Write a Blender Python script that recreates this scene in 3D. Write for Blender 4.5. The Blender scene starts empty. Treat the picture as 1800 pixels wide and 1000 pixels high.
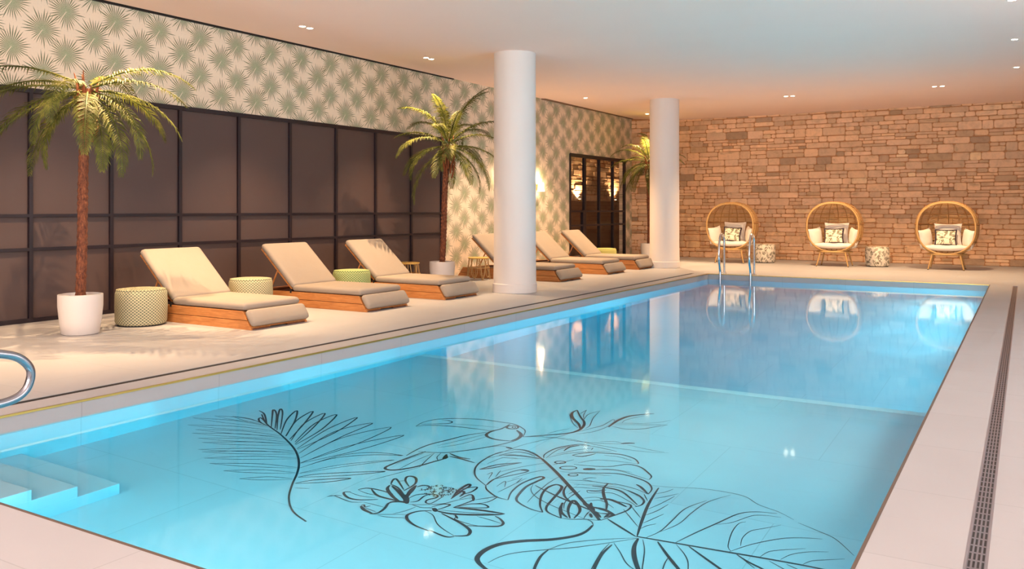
import bpy, math, random
from mathutils import Vector, Matrix, noise

S = bpy.context.scene
COL = S.collection
PI = math.pi

# ------------------------------------------------------------------ lamp powers and colours
EXPO = 0.68
P_FILL1 = 600
P_FILL2 = 220
P_LEFT = 600
P_BACK = 530
P_RIGHT = 24
P_UP = 150
P_SCONCE = 10
POOL_LAMPS = ((3.6, -0.42, 7, 130), (6.3, -0.42, 9, 130), (3.4, -0.5, 21, 45), (6.3, -0.5, 21, 45), (9.5, -0.75, 46, 180), (12.5, -0.75, 62, 180), (15.5, -0.75, 75, 180), (9.5, -0.5, 20, 45), (12.5, -0.5, 20, 45))
POOL_END = ((-1.5, 5), (-3.1, 8), (-4.3, 4))
C_DECK = (174, 172, 174)
C_POOL = (206, 220, 226)
C_RIM = (172, 166, 166)
C_CEIL = (252, 224, 210)
C_PANEL = (80, 63, 61)
C_LEAF1 = (100, 107, 78)
C_LEAF2 = (158, 167, 136)
C_PAPER = (230, 214, 194)
C_ABS = (0.10, 0.80, 0.91)
ABS_D = 0.58

# ------------------------------------------------------------------ camera
cam = bpy.data.cameras.new('camera')
cam.sensor_width = 36.0
cam.lens = 30.0
cam.shift_y = -132.0 / 1800.0
cam.clip_end = 200
camo = bpy.data.objects.new('camera', cam)
COL.objects.link(camo)
camo.location = (0, 0, 1.35)
camo.rotation_euler = (PI / 2, 0, math.atan2(904, 1500))
S.camera = camo

# ------------------------------------------------------------------ world, exposure
w = bpy.data.worlds.new('world')
S.world = w
w.use_nodes = True
w.node_tree.nodes['Background'].inputs[0].default_value = (0.75, 0.85, 1, 1)
w.node_tree.nodes['Background'].inputs[1].default_value = 0.3
S.view_settings.view_transform = 'Standard'
S.view_settings.look = 'None'
S.view_settings.gamma = 1.0
S.view_settings.use_curve_mapping = False
S.view_settings.exposure = EXPO
cy = S.cycles
cy.max_bounces = 12
cy.diffuse_bounces = 5
cy.glossy_bounces = 4
cy.transmission_bounces = 10
cy.transparent_max_bounces = 10
cy.sample_clamp_indirect = 4.0
cy.use_denoising = True

WARM = (1.0, 0.66, 0.36)
WARM2 = (1.0, 0.56, 0.26)
FILL = (1.0, 0.975, 0.96)
AQUA = (0.56, 0.94, 1.0)
TURQ = (0.66, 1.0, 0.86)


def area(name, loc, rot, sx, sy, power, color, spread=PI):
    d = bpy.data.lights.new(name, 'AREA')
    d.shape = 'RECTANGLE'
    d.size = sx
    d.size_y = sy
    d.energy = power
    d.color = color
    d.spread = spread
    o = bpy.data.objects.new(name, d)
    COL.objects.link(o)
    o.location = loc
    o.rotation_euler = rot
    return o


def spot(name, loc, power, color, angle=100, blend=0.7, radius=0.04, tilt=(0, 0, 0), parent=None):
    d = bpy.data.lights.new(name, 'SPOT')
    d.energy = power
    d.color = color
    d.spot_size = math.radians(angle)
    d.spot_blend = blend
    d.shadow_soft_size = radius
    o = bpy.data.objects.new(name, d)
    COL.objects.link(o)
    o.location = loc
    o.rotation_euler = tilt
    if parent:
        o.parent = parent
    return o


# fill light added at assumed windows behind and right of camera, tilted up
area('fill_light', (-3.0, -2.75, 2.2), (-PI / 2 - 0.95, 0, PI), 6.0, 2.6, P_FILL1, FILL)
area('fill_light', (3.3, 7.0, 2.1), (0, PI / 2 + 0.6, 0), 2.4, 9.0, P_FILL2, FILL)
# underwater pool lamps, set in the right-hand wall and in the end wall
for ly, lz, p, sp_ in POOL_LAMPS:
    area('pool_lamp', (-0.6, ly, lz), (0, PI / 2, 0), 0.2, 2.4, p, AQUA if sp_ > 60 else TURQ, math.radians(sp_))
for lx, p in POOL_END:
    area('pool_lamp', (lx, 2.2, -0.42), (PI / 2, 0, 0), 1.2, 0.2, p, AQUA)


# ------------------------------------------------------------------ mesh helpers
class M:
    def __init__(self):
        self.v = []
        self.f = []
        self.c = None

    def add(self, vs, fs):
        n = len(self.v)
        self.v += [tuple(p) for p in vs]
        self.f += [tuple(i + n for i in f) for f in fs]
        return self

    def box(self, a, b):
        x0, y0, z0 = a
        x1, y1, z1 = b
        return self.add([(x0, y0, z0), (x1, y0, z0), (x1, y1, z0), (x0, y1, z0), (x0, y0, z1), (x1, y0, z1), (x1, y1, z1), (x0, y1, z1)],
                        [(0, 3, 2, 1), (4, 5, 6, 7), (0, 1, 5, 4), (1, 2, 6, 5), (2, 3, 7, 6), (3, 0, 4, 7)])

    def prism(self, prof, y0, y1):          # profile in x,z pushed along y
        n = len(prof)
        vs = [(x, y0, z) for x, z in prof] + [(x, y1, z) for x, z in prof]
        fs = [tuple(range(n)), tuple(range(2 * n - 1, n - 1, -1))]
        fs += [(i, i + n, (i + 1) % n + n, (i + 1) % n) for i in range(n)]
        return self.add(vs, fs)

    def lathe(self, prof, n=32, cx=0, cy=0, cap=True):
        vs = []
        for r, z in prof:
            vs += [(cx + r * math.cos(2 * PI * i / n), cy + r * math.sin(2 * PI * i / n), z) for i in range(n)]
        fs = []
        for k in range(len(prof) - 1):
            for i in range(n):
                j = (i + 1) % n
                fs.append((k * n + i, k * n + j, (k + 1) * n + j, (k + 1) * n + i))
        if cap:
            fs.append(tuple(range(n - 1, -1, -1)))
            fs.append(tuple((len(prof) - 1) * n + i for i in range(n)))
        return self.add(vs, fs)

    def tube(self, pts, r, n=8, closed=False, cap=True):
        pts = [Vector(p) for p in pts]
        m = len(pts)
        rs = r if isinstance(r, (list, tuple)) else [r] * m
        vs = []
        prev = None
        for i, p in enumerate(pts):
            if closed:
                t = pts[(i + 1) % m] - pts[i - 1]
            else:
                t = pts[min(i + 1, m - 1)] - pts[max(i - 1, 0)]
            t.normalize()
            if prev is None:
                u = t.cross(Vector((0, 0, 1)))
                if u.length < 0.05:
                    u = t.cross(Vector((0, 1, 0)))
            else:
                u = prev - t * prev.dot(t)
            u.normalize()
            prev = u
            q = t.cross(u)
            for k in range(n):
                a = 2 * PI * k / n
                vs.append(p + (u * math.cos(a) + q * math.sin(a)) * rs[i])
        fs = []
        for i in range(m if closed else m - 1):
            j = (i + 1) % m
            for k in range(n):
                l = (k + 1) % n
                fs.append((i * n + k, i * n + l, j * n + l, j * n + k))
        if cap and not closed:
            fs.append(tuple(range(n - 1, -1, -1)))
            fs.append(tuple((m - 1) * n + k for k in range(n)))
        return self.add(vs, fs)

    def xf(self, mat, start=0):
        self.v[start:] = [tuple(mat @ Vector(p)) for p in self.v[start:]]
        return self

    def build(self, name, mt, parent=None, loc=(0, 0, 0), rot=(0, 0, 0), smooth=0, bevel=0, seg=2):
        me = bpy.data.meshes.new(name)
        me.from_pydata(self.v, [], self.f)
        if self.c:
            at = me.color_attributes.new('stone', 'FLOAT_COLOR', 'POINT')
            at.data.foreach_set('color', [x for c in self.c for x in c])
        if mt:
            me.materials.append(mt)
        if smooth:
            for p in me.polygons:
                p.use_smooth = True
            if smooth < 180:
                me.set_sharp_from_angle(angle=math.radians(smooth))
        me.update()
        o = bpy.data.objects.new(name, me)
        COL.objects.link(o)
        if parent:
            o.parent = parent
        o.location = loc
        o.rotation_euler = rot
        if bevel:
            b = o.modifiers.new('bevel', 'BEVEL')
            b.width = bevel
            b.segments = seg
            b.limit_method = 'ANGLE'
            b.angle_limit = math.radians(40)
        return o


def tag(o, label=None, cat=None, group=None, kind=None):
    if label:
        o['label'] = label
    if cat:
        o['category'] = cat
    if group:
        o['group'] = group
    if kind:
        o['kind'] = kind
    return o


def empty(name, loc, rz=0, **k):
    o = bpy.data.objects.new(name, None)
    o.empty_display_size = 0.1
    COL.objects.link(o)
    o.location = loc
    o.rotation_euler = (0, 0, rz)
    return tag(o, **k)


def copy_tree(o, parent=None):
    c = o.copy()
    COL.objects.link(c)
    if parent:
        c.parent = parent
    for ch in list(o.children):
        copy_tree(ch, c)
    return c


def spline(pts, n=6, closed=False):
    P = [Vector(p) for p in pts]
    m = len(P)
    out = []
    for i in range(m if closed else m - 1):
        if closed:
            p0, p1, p2, p3 = P[i - 1], P[i], P[(i + 1) % m], P[(i + 2) % m]
        else:
            p0, p1, p2, p3 = P[max(i - 1, 0)], P[i], P[i + 1], P[min(i + 2, m - 1)]
        for k in range(n):
            t = k / n
            out.append(0.5 * ((2 * p1) + (p2 - p0) * t + (2 * p0 - 5 * p1 + 4 * p2 - p3) * t * t + (3 * p1 - p0 - 3 * p2 + p3) * t ** 3))
    if not closed:
        out.append(P[-1])
    return out


# ------------------------------------------------------------------ material helpers
def lin(c):
    return tuple((x / 12.92 if x <= 0.04045 else ((x + 0.055) / 1.055) ** 2.4) for x in [v / 255 for v in c])


class N:
    """a small wrapper that makes node trees short to write"""

    def __init__(self, name):
        self.m = bpy.data.materials.new(name)
        self.m.use_nodes = True
        self.t = self.m.node_tree
        self.b = self.t.nodes['Principled BSDF']
        self.out = self.t.nodes['Material Output']

    def new(self, typ, **k):
        n = self.t.nodes.new(typ)
        for a, v in k.items():
            setattr(n, a, v)
        return n

    def put(self, sock, v):
        if isinstance(v, bpy.types.NodeSocket):
            self.t.links.new(v, sock)
        elif v is not None:
            if hasattr(sock.default_value, '__len__') and not hasattr(v, '__len__'):
                v = (v, v, v)
            if hasattr(sock.default_value, '__len__') and len(sock.default_value) == 4 and len(v) == 3:
                v = (*v, 1)
            sock.default_value = v

    def math(self, op, a, b=None, c=None):
        n = self.new('ShaderNodeMath', operation=op)
        for i, v in enumerate((a, b, c)):
            if v is not None:
                self.put(n.inputs[i], v)
        return n.outputs[0]

    def vmath(self, op, a, b=None):
        n = self.new('ShaderNodeVectorMath', operation=op)
        self.put(n.inputs[0], a)
        if b is not None:
            self.put(n.inputs[1], b)
        return n.outputs[0]

    def coord(self, kind='Object'):
        return self.new('ShaderNodeTexCoord').outputs[kind]

    def xyz(self, v):
        n = self.new('ShaderNodeSeparateXYZ')
        self.put(n.inputs[0], v)
        return n.outputs

    def vec(self, x, y, z=0.0):
        n = self.new('ShaderNodeCombineXYZ')
        for i, v in enumerate((x, y, z)):
            self.put(n.inputs[i], v)
        return n.outputs[0]

    def noise(self, v, scale, detail=3, rough=0.5, dist=0.0):
        n = self.new('ShaderNodeTexNoise')
        self.put(n.inputs['Vector'], v)
        n.inputs['Scale'].default_value = scale
        n.inputs['Detail'].default_value = detail
        n.inputs['Roughness'].default_value = rough
        n.inputs['Distortion'].default_value = dist
        return n.outputs['Fac']

    def ramp(self, v, stops, interp='LINEAR'):
        n = self.new('ShaderNodeValToRGB')
        n.color_ramp.interpolation = interp
        e = n.color_ramp.elements
        while len(e) < len(stops):
            e.new(0.5)
        for k, (p, c) in zip(e, stops):
            k.position = p
            k.color = (*c, 1) if len(c) == 3 else c
        self.put(n.inputs[0], v)
        return n.outputs[0]

    def mix(self, f, a, b, mode='MIX'):
        n = self.new('ShaderNodeMix', data_type='RGBA', blend_type=mode)
        self.put(n.inputs[0], f)
        self.put(n.inputs[6], a)
        self.put(n.inputs[7], b)
        return n.outputs[2]

    def bump(self, h, strength=0.3, dist=0.01):
        n = self.new('ShaderNodeBump')
        n.inputs['Strength'].default_value = strength
        n.inputs['Distance'].default_value = dist
        self.put(n.inputs['Height'], h)
        self.put(self.b.inputs['Normal'], n.outputs[0])
        return n

    def set(self, color=None, rough=None, metal=None, spec=None, **k):
        for nm, v in (('Base Color', color), ('Roughness', rough), ('Metallic', metal), ('Specular IOR Level', spec)):
            if v is not None:
                self.put(self.b.inputs[nm], v)
        for nm, v in k.items():
            self.put(self.b.inputs[nm.replace('_', ' ')], v)
        return self


def simple(name, rgb, rough=0.5, metal=0.0, var=0.06, scale=6, bump=0.0, bscale=80, bdist=0.002, spec=None):
    n = N(name)
    c = lin(rgb)
    co = n.coord()
    f = n.noise(co, scale, 4)
    n.set(n.mix(f, tuple(x * (1 - var) for x in c), tuple(min(1, x * (1 + var)) for x in c)), rough, metal, spec)
    if bump:
        n.bump(n.noise(co, bscale, 3), bump, bdist)
    return n.m


def emitter(name, rgb, s):
    n = N(name)
    n.set((0.8, 0.8, 0.8), 0.4)
    n.b.inputs['Emission Color'].default_value = (*rgb, 1)
    n.b.inputs['Emission Strength'].default_value = s
    return n.m


def deck_mat(name, base, tile=(1.2, 0.9), joint=0.8):
    n = N(name)
    co = n.coord()
    br = n.new('ShaderNodeTexBrick')
    br.offset = 0.5
    n.put(br.inputs['Vector'], co)
    br.inputs['Scale'].default_value = 1
    br.inputs['Mortar Size'].default_value = 0.003
    br.inputs['Brick Width'].default_value = tile[0]
    br.inputs['Row Height'].default_value = tile[1]
    br.inputs['Color1'].default_value = (1, 1, 1, 1)
    br.inputs['Color2'].default_value = (0.96, 0.96, 0.96, 1)
    br.inputs['Mortar'].default_value = (joint, joint, joint, 1)
    f = n.noise(co, 1.7, 6, 0.6, 0.6)
    g = n.noise(n.vmath('MULTIPLY', co, (1, 3, 1)), 3.5, 5, 0.65, 1.0)
    c = lin(base)
    col = n.mix(f, tuple(x * 0.93 for x in c), tuple(min(1, x * 1.06) for x in c))
    col = n.mix(n.ramp(g, [(0.60, (0, 0, 0)), (0.85, (0.35, 0.35, 0.35))]), col, tuple(x * 0.78 for x in c))
    col = n.mix(1.0, col, br.outputs['Color'], 'MULTIPLY')
    n.set(col, n.ramp(f, [(0.3, (0.42,) * 3), (0.7, (0.55,) * 3)]))
    n.bump(n.noise(co, 60, 3), 0.06, 0.002)
    return n.m


MAT = {}
MAT['deck'] = deck_mat('deck_stone', C_DECK)
MAT['pool'] = deck_mat('pool_stone', C_POOL, (1.2, 1.2), 0.82)
MAT['rim'] = deck_mat('rim_stone', C_RIM, (1.2, 1.2), 0.75)
MAT['ceiling'] = simple('ceiling_plaster', C_CEIL, 0.85, var=0.02, scale=1)
MAT['white_wall'] = simple('white_plaster', (225, 215, 205), 0.8, var=0.02, scale=1)
MAT['column'] = simple('column_plaster', (226, 217, 212), 0.6, var=0.015, scale=2, bump=0.05, bscale=40)
MAT['dark_frame'] = simple('dark_steel', (30, 17, 26), 0.45, var=0.1)
MAT['recess_shade'] = simple('recess_shade', (22, 16, 16), 0.8)  # dark colour painted in for the shade of narrow recesses
MAT['panel'] = simple('frosted_panel', C_PANEL, 0.55, var=0.05, scale=0.9)
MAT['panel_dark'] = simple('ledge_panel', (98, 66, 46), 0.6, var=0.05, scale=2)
MAT['brass'] = simple('brass', (200, 165, 90), 0.35, 0.9)
MAT['chrome'] = simple('chrome', (215, 215, 220), 0.12, 1.0, var=0.01)
MAT['steel_rail'] = simple('steel_rail', (158, 160, 170), 0.22, 1.0, var=0.02)
MAT['pot'] = simple('white_glaze', (226, 216, 210), 0.45, var=0.015, scale=3)
MAT['soil'] = simple('soil', (70, 44, 32), 0.95, var=0.4, scale=60, bump=0.8, bscale=60, bdist=0.02)
MAT['rubber'] = simple('rubber', (26, 22, 22), 0.7)
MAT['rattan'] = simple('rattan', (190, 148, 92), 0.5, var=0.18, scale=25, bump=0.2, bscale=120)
MAT['rattan_dark'] = simple('rattan_darker', (166, 118, 70), 0.55, var=0.15, scale=25)  # darker rattan of the ribs and bands
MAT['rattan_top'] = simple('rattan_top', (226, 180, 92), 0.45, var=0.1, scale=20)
MAT['cushion_white'] = simple('white_canvas', (236, 226, 214), 0.9, var=0.03, scale=5, bump=0.15, bscale=220)
MAT['pillow_grey'] = simple('pale_linen', (212, 202, 194), 0.9, var=0.03, scale=5, bump=0.15, bscale=220)
MAT['piping'] = simple('dark_piping', (42, 26, 44), 0.7)
MAT['mural'] = simple('mural_paint', (10, 44, 54), 0.5, var=0.12, scale=2)
MAT['lens'] = emitter('lamp_lens', (1, 0.86, 0.66), 14)
MAT['shade_lamp'] = emitter('sconce_shade', (1, 0.80, 0.48), 4)


def fabric(name, rgb, rgb2):
    n = N(name)
    co = n.coord()
    f = n.noise(co, 320, 2, 0.7)
    g = n.noise(co, 5, 3)
    c = n.mix(f, lin(rgb), lin(rgb2))
    c = n.mix(g, c, n.mix(0.92, (0, 0, 0), c))
    n.set(c, 0.92)
    n.bump(n.noise(co, 9, 3, 0.5, 0.4), 0.25, 0.012)
    return n.m


MAT['cushion'] = fabric('taupe_canvas', (172, 157, 143), (144, 132, 121))
MAT['piping_taupe'] = fabric('taupe_canvas_seam', (150, 134, 120), (130, 116, 104))


def wood(name, c1, c2):
    n = N(name)
    co = n.coord()
    st = n.vmath('MULTIPLY', co, (1.2, 14, 14))
    f = n.noise(st, 3.0, 5, 0.6, 1.2)
    g = n.noise(n.vmath('MULTIPLY', co, (2, 60, 60)), 3.0, 3, 0.6)
    col = n.mix(n.ramp(f, [(0.35, (0, 0, 0)), (0.65, (1, 1, 1))]), lin(c1), lin(c2))
    col = n.mix(n.ramp(g, [(0.5, (0, 0, 0)), (0.8, (0.4, 0.4, 0.4))]), col, tuple(x * 0.6 for x in lin(c1)))
    n.set(col, 0.5)
    n.bump(g, 0.1, 0.002)
    return n.m


MAT['teak'] = wood('teak', (176, 108, 54), (206, 140, 80))
MAT['teak_dark'] = wood('teak_dark', (110, 60, 34), (136, 78, 46))


def trunk_mat():
    n = N('palm_bark')
    co = n.coord()
    f = n.noise(n.vmath('MULTIPLY', co, (6, 6, 2)), 9, 4, 0.7)
    n.set(n.ramp(f, [(0.3, lin((66, 34, 26))), (0.55, lin((128, 72, 46))), (0.8, lin((176, 112, 70)))]), 0.85)
    n.bump(n.noise(co, 70, 3), 0.7, 0.012)
    return n.m


def leaf_mat(name, a, b, c):
    n = N(name)
    co = n.coord()
    f = n.noise(co, 7, 3, 0.6)
    info = n.new('ShaderNodeObjectInfo').outputs['Random']
    col = n.ramp(f, [(0.3, lin(a)), (0.52, lin(b)), (0.75, lin(c))])
    hs = n.new('ShaderNodeHueSaturation')
    n.put(hs.inputs['Value'], n.math('ADD', n.math('MULTIPLY', info, 0.5), 0.75))
    n.put(hs.inputs['Color'], col)
    n.set(hs.outputs[0], 0.58, None, 0.3)
    tr = n.new('ShaderNodeBsdfTranslucent')
    n.put(tr.inputs[0], hs.outputs[0])
    mx = n.new('ShaderNodeMixShader')
    mx.inputs[0].default_value = 0.28
    n.t.links.new(n.b.outputs[0], mx.inputs[1])
    n.t.links.new(tr.outputs[0], mx.inputs[2])
    n.t.links.new(mx.outputs[0], n.out.inputs[0])
    return n.m


MAT['bark'] = trunk_mat()
MAT['fibre'] = simple('palm_fibre', (150, 84, 48), 0.8, var=0.35, scale=40)
MAT['frond'] = leaf_mat('palm_leaf', (62, 66, 24), (98, 102, 42), (148, 142, 66))


def stone_mat():
    n = N('rubble_stone')
    co = n.coord()
    at = n.new('ShaderNodeAttribute', attribute_name='stone').outputs['Color']
    f = n.noise(co, 5, 6, 0.7, 0.3)
    g = n.noise(n.vmath('MULTIPLY', co, (1, 1, 2.2)), 2.2, 5, 0.6, 0.5)
    m = n.ramp(f, [(0.25, (0.72, 0.70, 0.68)), (0.5, (1, 1, 1)), (0.8, (1.15, 1.12, 1.08))])
    col = n.mix(1.0, at, m, 'MULTIPLY')
    col = n.mix(n.ramp(g, [(0.60, (0, 0, 0)), (0.74, (0.45, 0.45, 0.45))]), col, lin((104, 62, 38)))
    n.set(col, 0.9)
    n.bump(n.noise(co, 28, 6, 0.65), 0.5, 0.012)
    return n.m


MAT['stone'] = stone_mat()
MAT['mortar'] = simple('mortar', (186, 132, 90), 0.95, var=0.2, scale=8, bump=0.4, bscale=60)


def wallpaper():
    n = N('palmetto_wallpaper')
    X, Y, Z = n.xyz(n.coord())
    px, pz = 0.66, 0.53
    masks, hearts = [], []
    for k in (0, 1):
        u = n.math('ADD', n.math('DIVIDE', X, px), 0.5 * k + 0.13)
        v = n.math('ADD', n.math('DIVIDE', Z, pz), 0.5 * k + 0.30)
        cu, cv = n.math('FLOOR', u), n.math('FLOOR', v)
        lu = n.math('MULTIPLY', n.math('SUBTRACT', n.math('SUBTRACT', u, cu), 0.5), px)
        lv = n.math('ADD', n.math('MULTIPLY', n.math('SUBTRACT', n.math('SUBTRACT', v, cv), 0.5), pz), 0.02)
        lu = n.math('SUBTRACT', lu, 0.02 * (1 if k else -1))
        r = n.math('SQRT', n.math('ADD', n.math('MULTIPLY', lu, lu), n.math('MULTIPLY', lv, lv)))
        th = n.math('ARCTAN2', lv, lu)
        cnt = 36
        t = n.math('MULTIPLY', th, cnt / (2 * PI))
        ti = n.math('FLOOR', t)
        da = n.math('ABSOLUTE', n.math('SUBTRACT', n.math('SUBTRACT', t, ti), 0.5))
        wn = n.new('ShaderNodeTexWhiteNoise', noise_dimensions='3D')
        n.put(wn.inputs['Vector'], n.vec(ti, n.math('MODULO', cu, 2.0), n.math('ADD', n.math('MODULO', cv, 2.0), k * 7.0)))
        rnd = wn.outputs['Value']
        up = n.math('MULTIPLY', n.math('SINE', th), 0.02)
        rmax = n.math('ADD', n.math('MULTIPLY', rnd, 0.10), n.math('ADD', up, 0.175))
        lindist = n.math('MULTIPLY', n.math('MULTIPLY', da, 2 * PI / cnt), r)
        q = n.math('SUBTRACT', 1.0, n.math('DIVIDE', r, rmax))
        # blades fill the heart of the fan, part further out and taper to a point
        cov = n.math('ADD', n.math('MULTIPLY', n.math('MAXIMUM', n.math('SUBTRACT', 1.0, n.math('DIVIDE', r, 0.13)), 0.0), 0.50), 0.58)
        cov = n.math('MULTIPLY', cov, n.math('MINIMUM', n.math('MULTIPLY', n.math('MAXIMUM', q, 0.0), 2.2), 1.0))
        wd = n.math('MULTIPLY', cov, n.math('MULTIPLY', r, PI / cnt))
        # a finer, jagged edge on each blade
        edge = n.math('MULTIPLY', n.math('SUBTRACT', n.noise(n.vec(X, Z), 90, 2), 0.5), 0.003)
        ray = n.math('LESS_THAN', n.math('ADD', lindist, edge), wd)
        # the open slit of the fan and its pale rib
        slit = n.math('LESS_THAN', n.math('ABSOLUTE', n.math('SUBTRACT', th, -2.15)), n.math('DIVIDE', 0.004, n.math('MAXIMUM', r, 0.02)))
        mm = n.math('MULTIPLY', ray, n.math('SUBTRACT', 1.0, slit))
        masks.append(mm)
        hearts.append(n.math('MULTIPLY', mm, n.math('MAXIMUM', n.math('SUBTRACT', 1.0, n.math('DIVIDE', r, 0.17)), 0.0)))
    mk = n.math('MAXIMUM', masks[0], masks[1])
    f = n.noise(n.vec(X, Z), 5, 4)
    leaf = n.mix(f, lin(C_LEAF1), lin(tuple(v + 14 for v in C_LEAF1)))
    leaf = n.mix(n.math('MAXIMUM', hearts[0], hearts[1]), leaf, lin(C_LEAF2))
    n.set(n.mix(mk, lin(C_PAPER), leaf), 0.75)
    return n.m


MAT['wallpaper'] = wallpaper()


def lattice(name, dia, line, period=0.040):
    n = N(name)
    X, Y, Z = n.xyz(n.coord())
    nz = n.xyz(n.new('ShaderNodeNewGeometry').outputs['Normal'])[2]
    top = n.math('GREATER_THAN', nz, 0.75)
    a = n.math('MULTIPLY', n.math('ARCTAN2', Y, X), 44 / (2 * PI))
    b = n.math('DIVIDE', Z, period * 0.86)
    ax = n.math('DIVIDE', X, period)
    by = n.math('DIVIDE', Y, period)
    a = n.math('ADD', n.math('MULTIPLY', a, n.math('SUBTRACT', 1.0, top)), n.math('MULTIPLY', ax, top))
    b = n.math('ADD', n.math('MULTIPLY', b, n.math('SUBTRACT', 1.0, top)), n.math('MULTIPLY', by, top))
    s = n.math('ABSOLUTE', n.math('SUBTRACT', n.math('FRACT', n.math('ADD', a, b)), 0.5))
    t = n.math('ABSOLUTE', n.math('SUBTRACT', n.math('FRACT', n.math('SUBTRACT', a, b)), 0.5))
    mk = n.math('LESS_THAN', n.math('MAXIMUM', s, t), 0.40)
    n.set(n.mix(mk, lin(line), lin(dia)), 0.85)
    return n.m


MAT['lattice_sage'] = lattice('sage_lattice', (118, 122, 98), (226, 212, 172))
MAT['lattice_green'] = lattice('green_lattice', (92, 130, 72), (216, 208, 150))
MAT['lattice_lime'] = lattice('lime_lattice', (138, 144, 66), (216, 200, 136))


def botanical(name, round_=False, bg=(232, 218, 198), leaf=(96, 88, 58), scale=9.0):
    n = N(name)
    co = n.coord()
    X, Y, Z = n.xyz(co)
    if round_:
        nz = n.xyz(n.new('ShaderNodeNewGeometry').outputs['Normal'])[2]
        top = n.math('GREATER_THAN', nz, 0.75)
        side = n.math('SUBTRACT', 1.0, top)
        th = n.math('MULTIPLY', n.math('ARCTAN2', Y, X), 0.28)
        u = n.math('ADD', n.math('MULTIPLY', th, side), n.math('MULTIPLY', X, top))
        v = n.math('ADD', n.math('MULTIPLY', Z, side), n.math('MULTIPLY', Y, top))
    else:
        u, v = X, Z
    mk = None
    for k, (sc, L, W) in enumerate(((scale, 0.46, 0.17), (scale * 1.45, 0.44, 0.15))):
        p = n.vmath('MULTIPLY', n.vmath('ADD', n.vec(u, v, 0.0), (0.37 * k + 3.0, 0.21 * k + 5.0, 0.0)), (sc, sc, 0))
        vo = n.new('ShaderNodeTexVoronoi', voronoi_dimensions='2D', feature='F1')
        n.put(vo.inputs['Vector'], p)
        vo.inputs['Scale'].default_value = 1
        vo.inputs['Randomness'].default_value = 0.8
        d = n.vmath('SUBTRACT', p, vo.outputs['Position'])
        cr = n.xyz(vo.outputs['Color'])
        rot = n.new('ShaderNodeVectorRotate', rotation_type='Z_AXIS')
        n.put(rot.inputs['Vector'], d)
        n.put(rot.inputs['Angle'], n.math('MULTIPLY', cr[0], 2 * PI))
        dx, dy, _ = n.xyz(rot.outputs[0])
        q = n.math('SUBTRACT', 1.0, n.math('POWER', n.math('DIVIDE', n.math('ABSOLUTE', dx), L), 2.0))
        half = n.math('MULTIPLY', q, W)
        ady = n.math('ABSOLUTE', dy)
        body = n.math('LESS_THAN', ady, half)
        rib = n.math('GREATER_THAN', ady, 0.018)
        vein = n.math('GREATER_THAN', n.math('ABSOLUTE', n.math('SINE', n.math('MULTIPLY', n.math('SUBTRACT', dx, ady), 42.0))), 0.25)
        m1 = n.math('MULTIPLY', body, n.math('MULTIPLY', rib, vein if k == 0 else 1.0))
        # trailing stems
        mk = m1 if mk is None else n.math('MAXIMUM', mk, m1)
    st = n.noise(n.vec(u, v, 0.0), scale * 0.8, 2, 0.5, 0.6)
    stem = n.math('LESS_THAN', n.math('ABSOLUTE', n.math('SUBTRACT', st, 0.5)), 0.012)
    mk = n.math('MAXIMUM', mk, stem)
    f = n.noise(n.vec(u, v, 0.0), 14, 3)
    c = n.mix(f, lin(leaf), lin(tuple(min(255, x + 44) for x in leaf)))
    n.set(n.mix(mk, lin(bg), c), 0.9)
    return n.m


MAT['print_pouf'] = botanical('botanical_pouf', True, leaf=(104, 94, 74), scale=6.5)
MAT['print_cushion'] = botanical('botanical_cushion', False, bg=(240, 226, 202), leaf=(84, 82, 54), scale=6.5)


def water_mat():
    n = N('pool_water')
    rf = n.new('ShaderNodeBsdfRefraction')
    rf.inputs['Roughness'].default_value = 0.0
    rf.inputs['IOR'].default_value = 1.333
    gl = n.new('ShaderNodeBsdfGlossy')
    gl.inputs['Color'].default_value = (1, 1, 1, 1)
    gl.inputs['Roughness'].default_value = 0.05
    fr = n.new('ShaderNodeFresnel')
    fr.inputs[0].default_value = 1.333
    mx = n.new('ShaderNodeMixShader')
    n.put(mx.inputs[0], fr.outputs[0])
    n.t.links.new(rf.outputs[0], mx.inputs[1])
    n.t.links.new(gl.outputs[0], mx.inputs[2])
    n.t.links.new(mx.outputs[0], n.out.inputs[0])
    v = n.new('ShaderNodeVolumeAbsorption')
    v.inputs['Color'].default_value = (*C_ABS, 1)
    v.inputs['Density'].default_value = ABS_D
    n.t.links.new(v.outputs[0], n.out.inputs[1])
    return n.m


MAT['water'] = water_mat()


def glass_mat():
    n = N('door_glass')
    tr = n.new('ShaderNodeBsdfTransparent')
    gl = n.new('ShaderNodeBsdfGlossy')
    gl.inputs['Roughness'].default_value = 0.02
    fr = n.new('ShaderNodeFresnel')
    fr.inputs[0].default_value = 1.45
    mx = n.new('ShaderNodeMixShader')
    bf = n.new('ShaderNodeNewGeometry').outputs['Backfacing']
    n.put(mx.inputs[0], n.math('MULTIPLY', fr.outputs[0], n.math('SUBTRACT', 1.0, bf)))
    n.t.links.new(tr.outputs[0], mx.inputs[1])
    n.t.links.new(gl.outputs[0], mx.inputs[2])
    n.t.links.new(mx.outputs[0], n.out.inputs[0])
    return n.m


MAT['glass'] = glass_mat()


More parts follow.
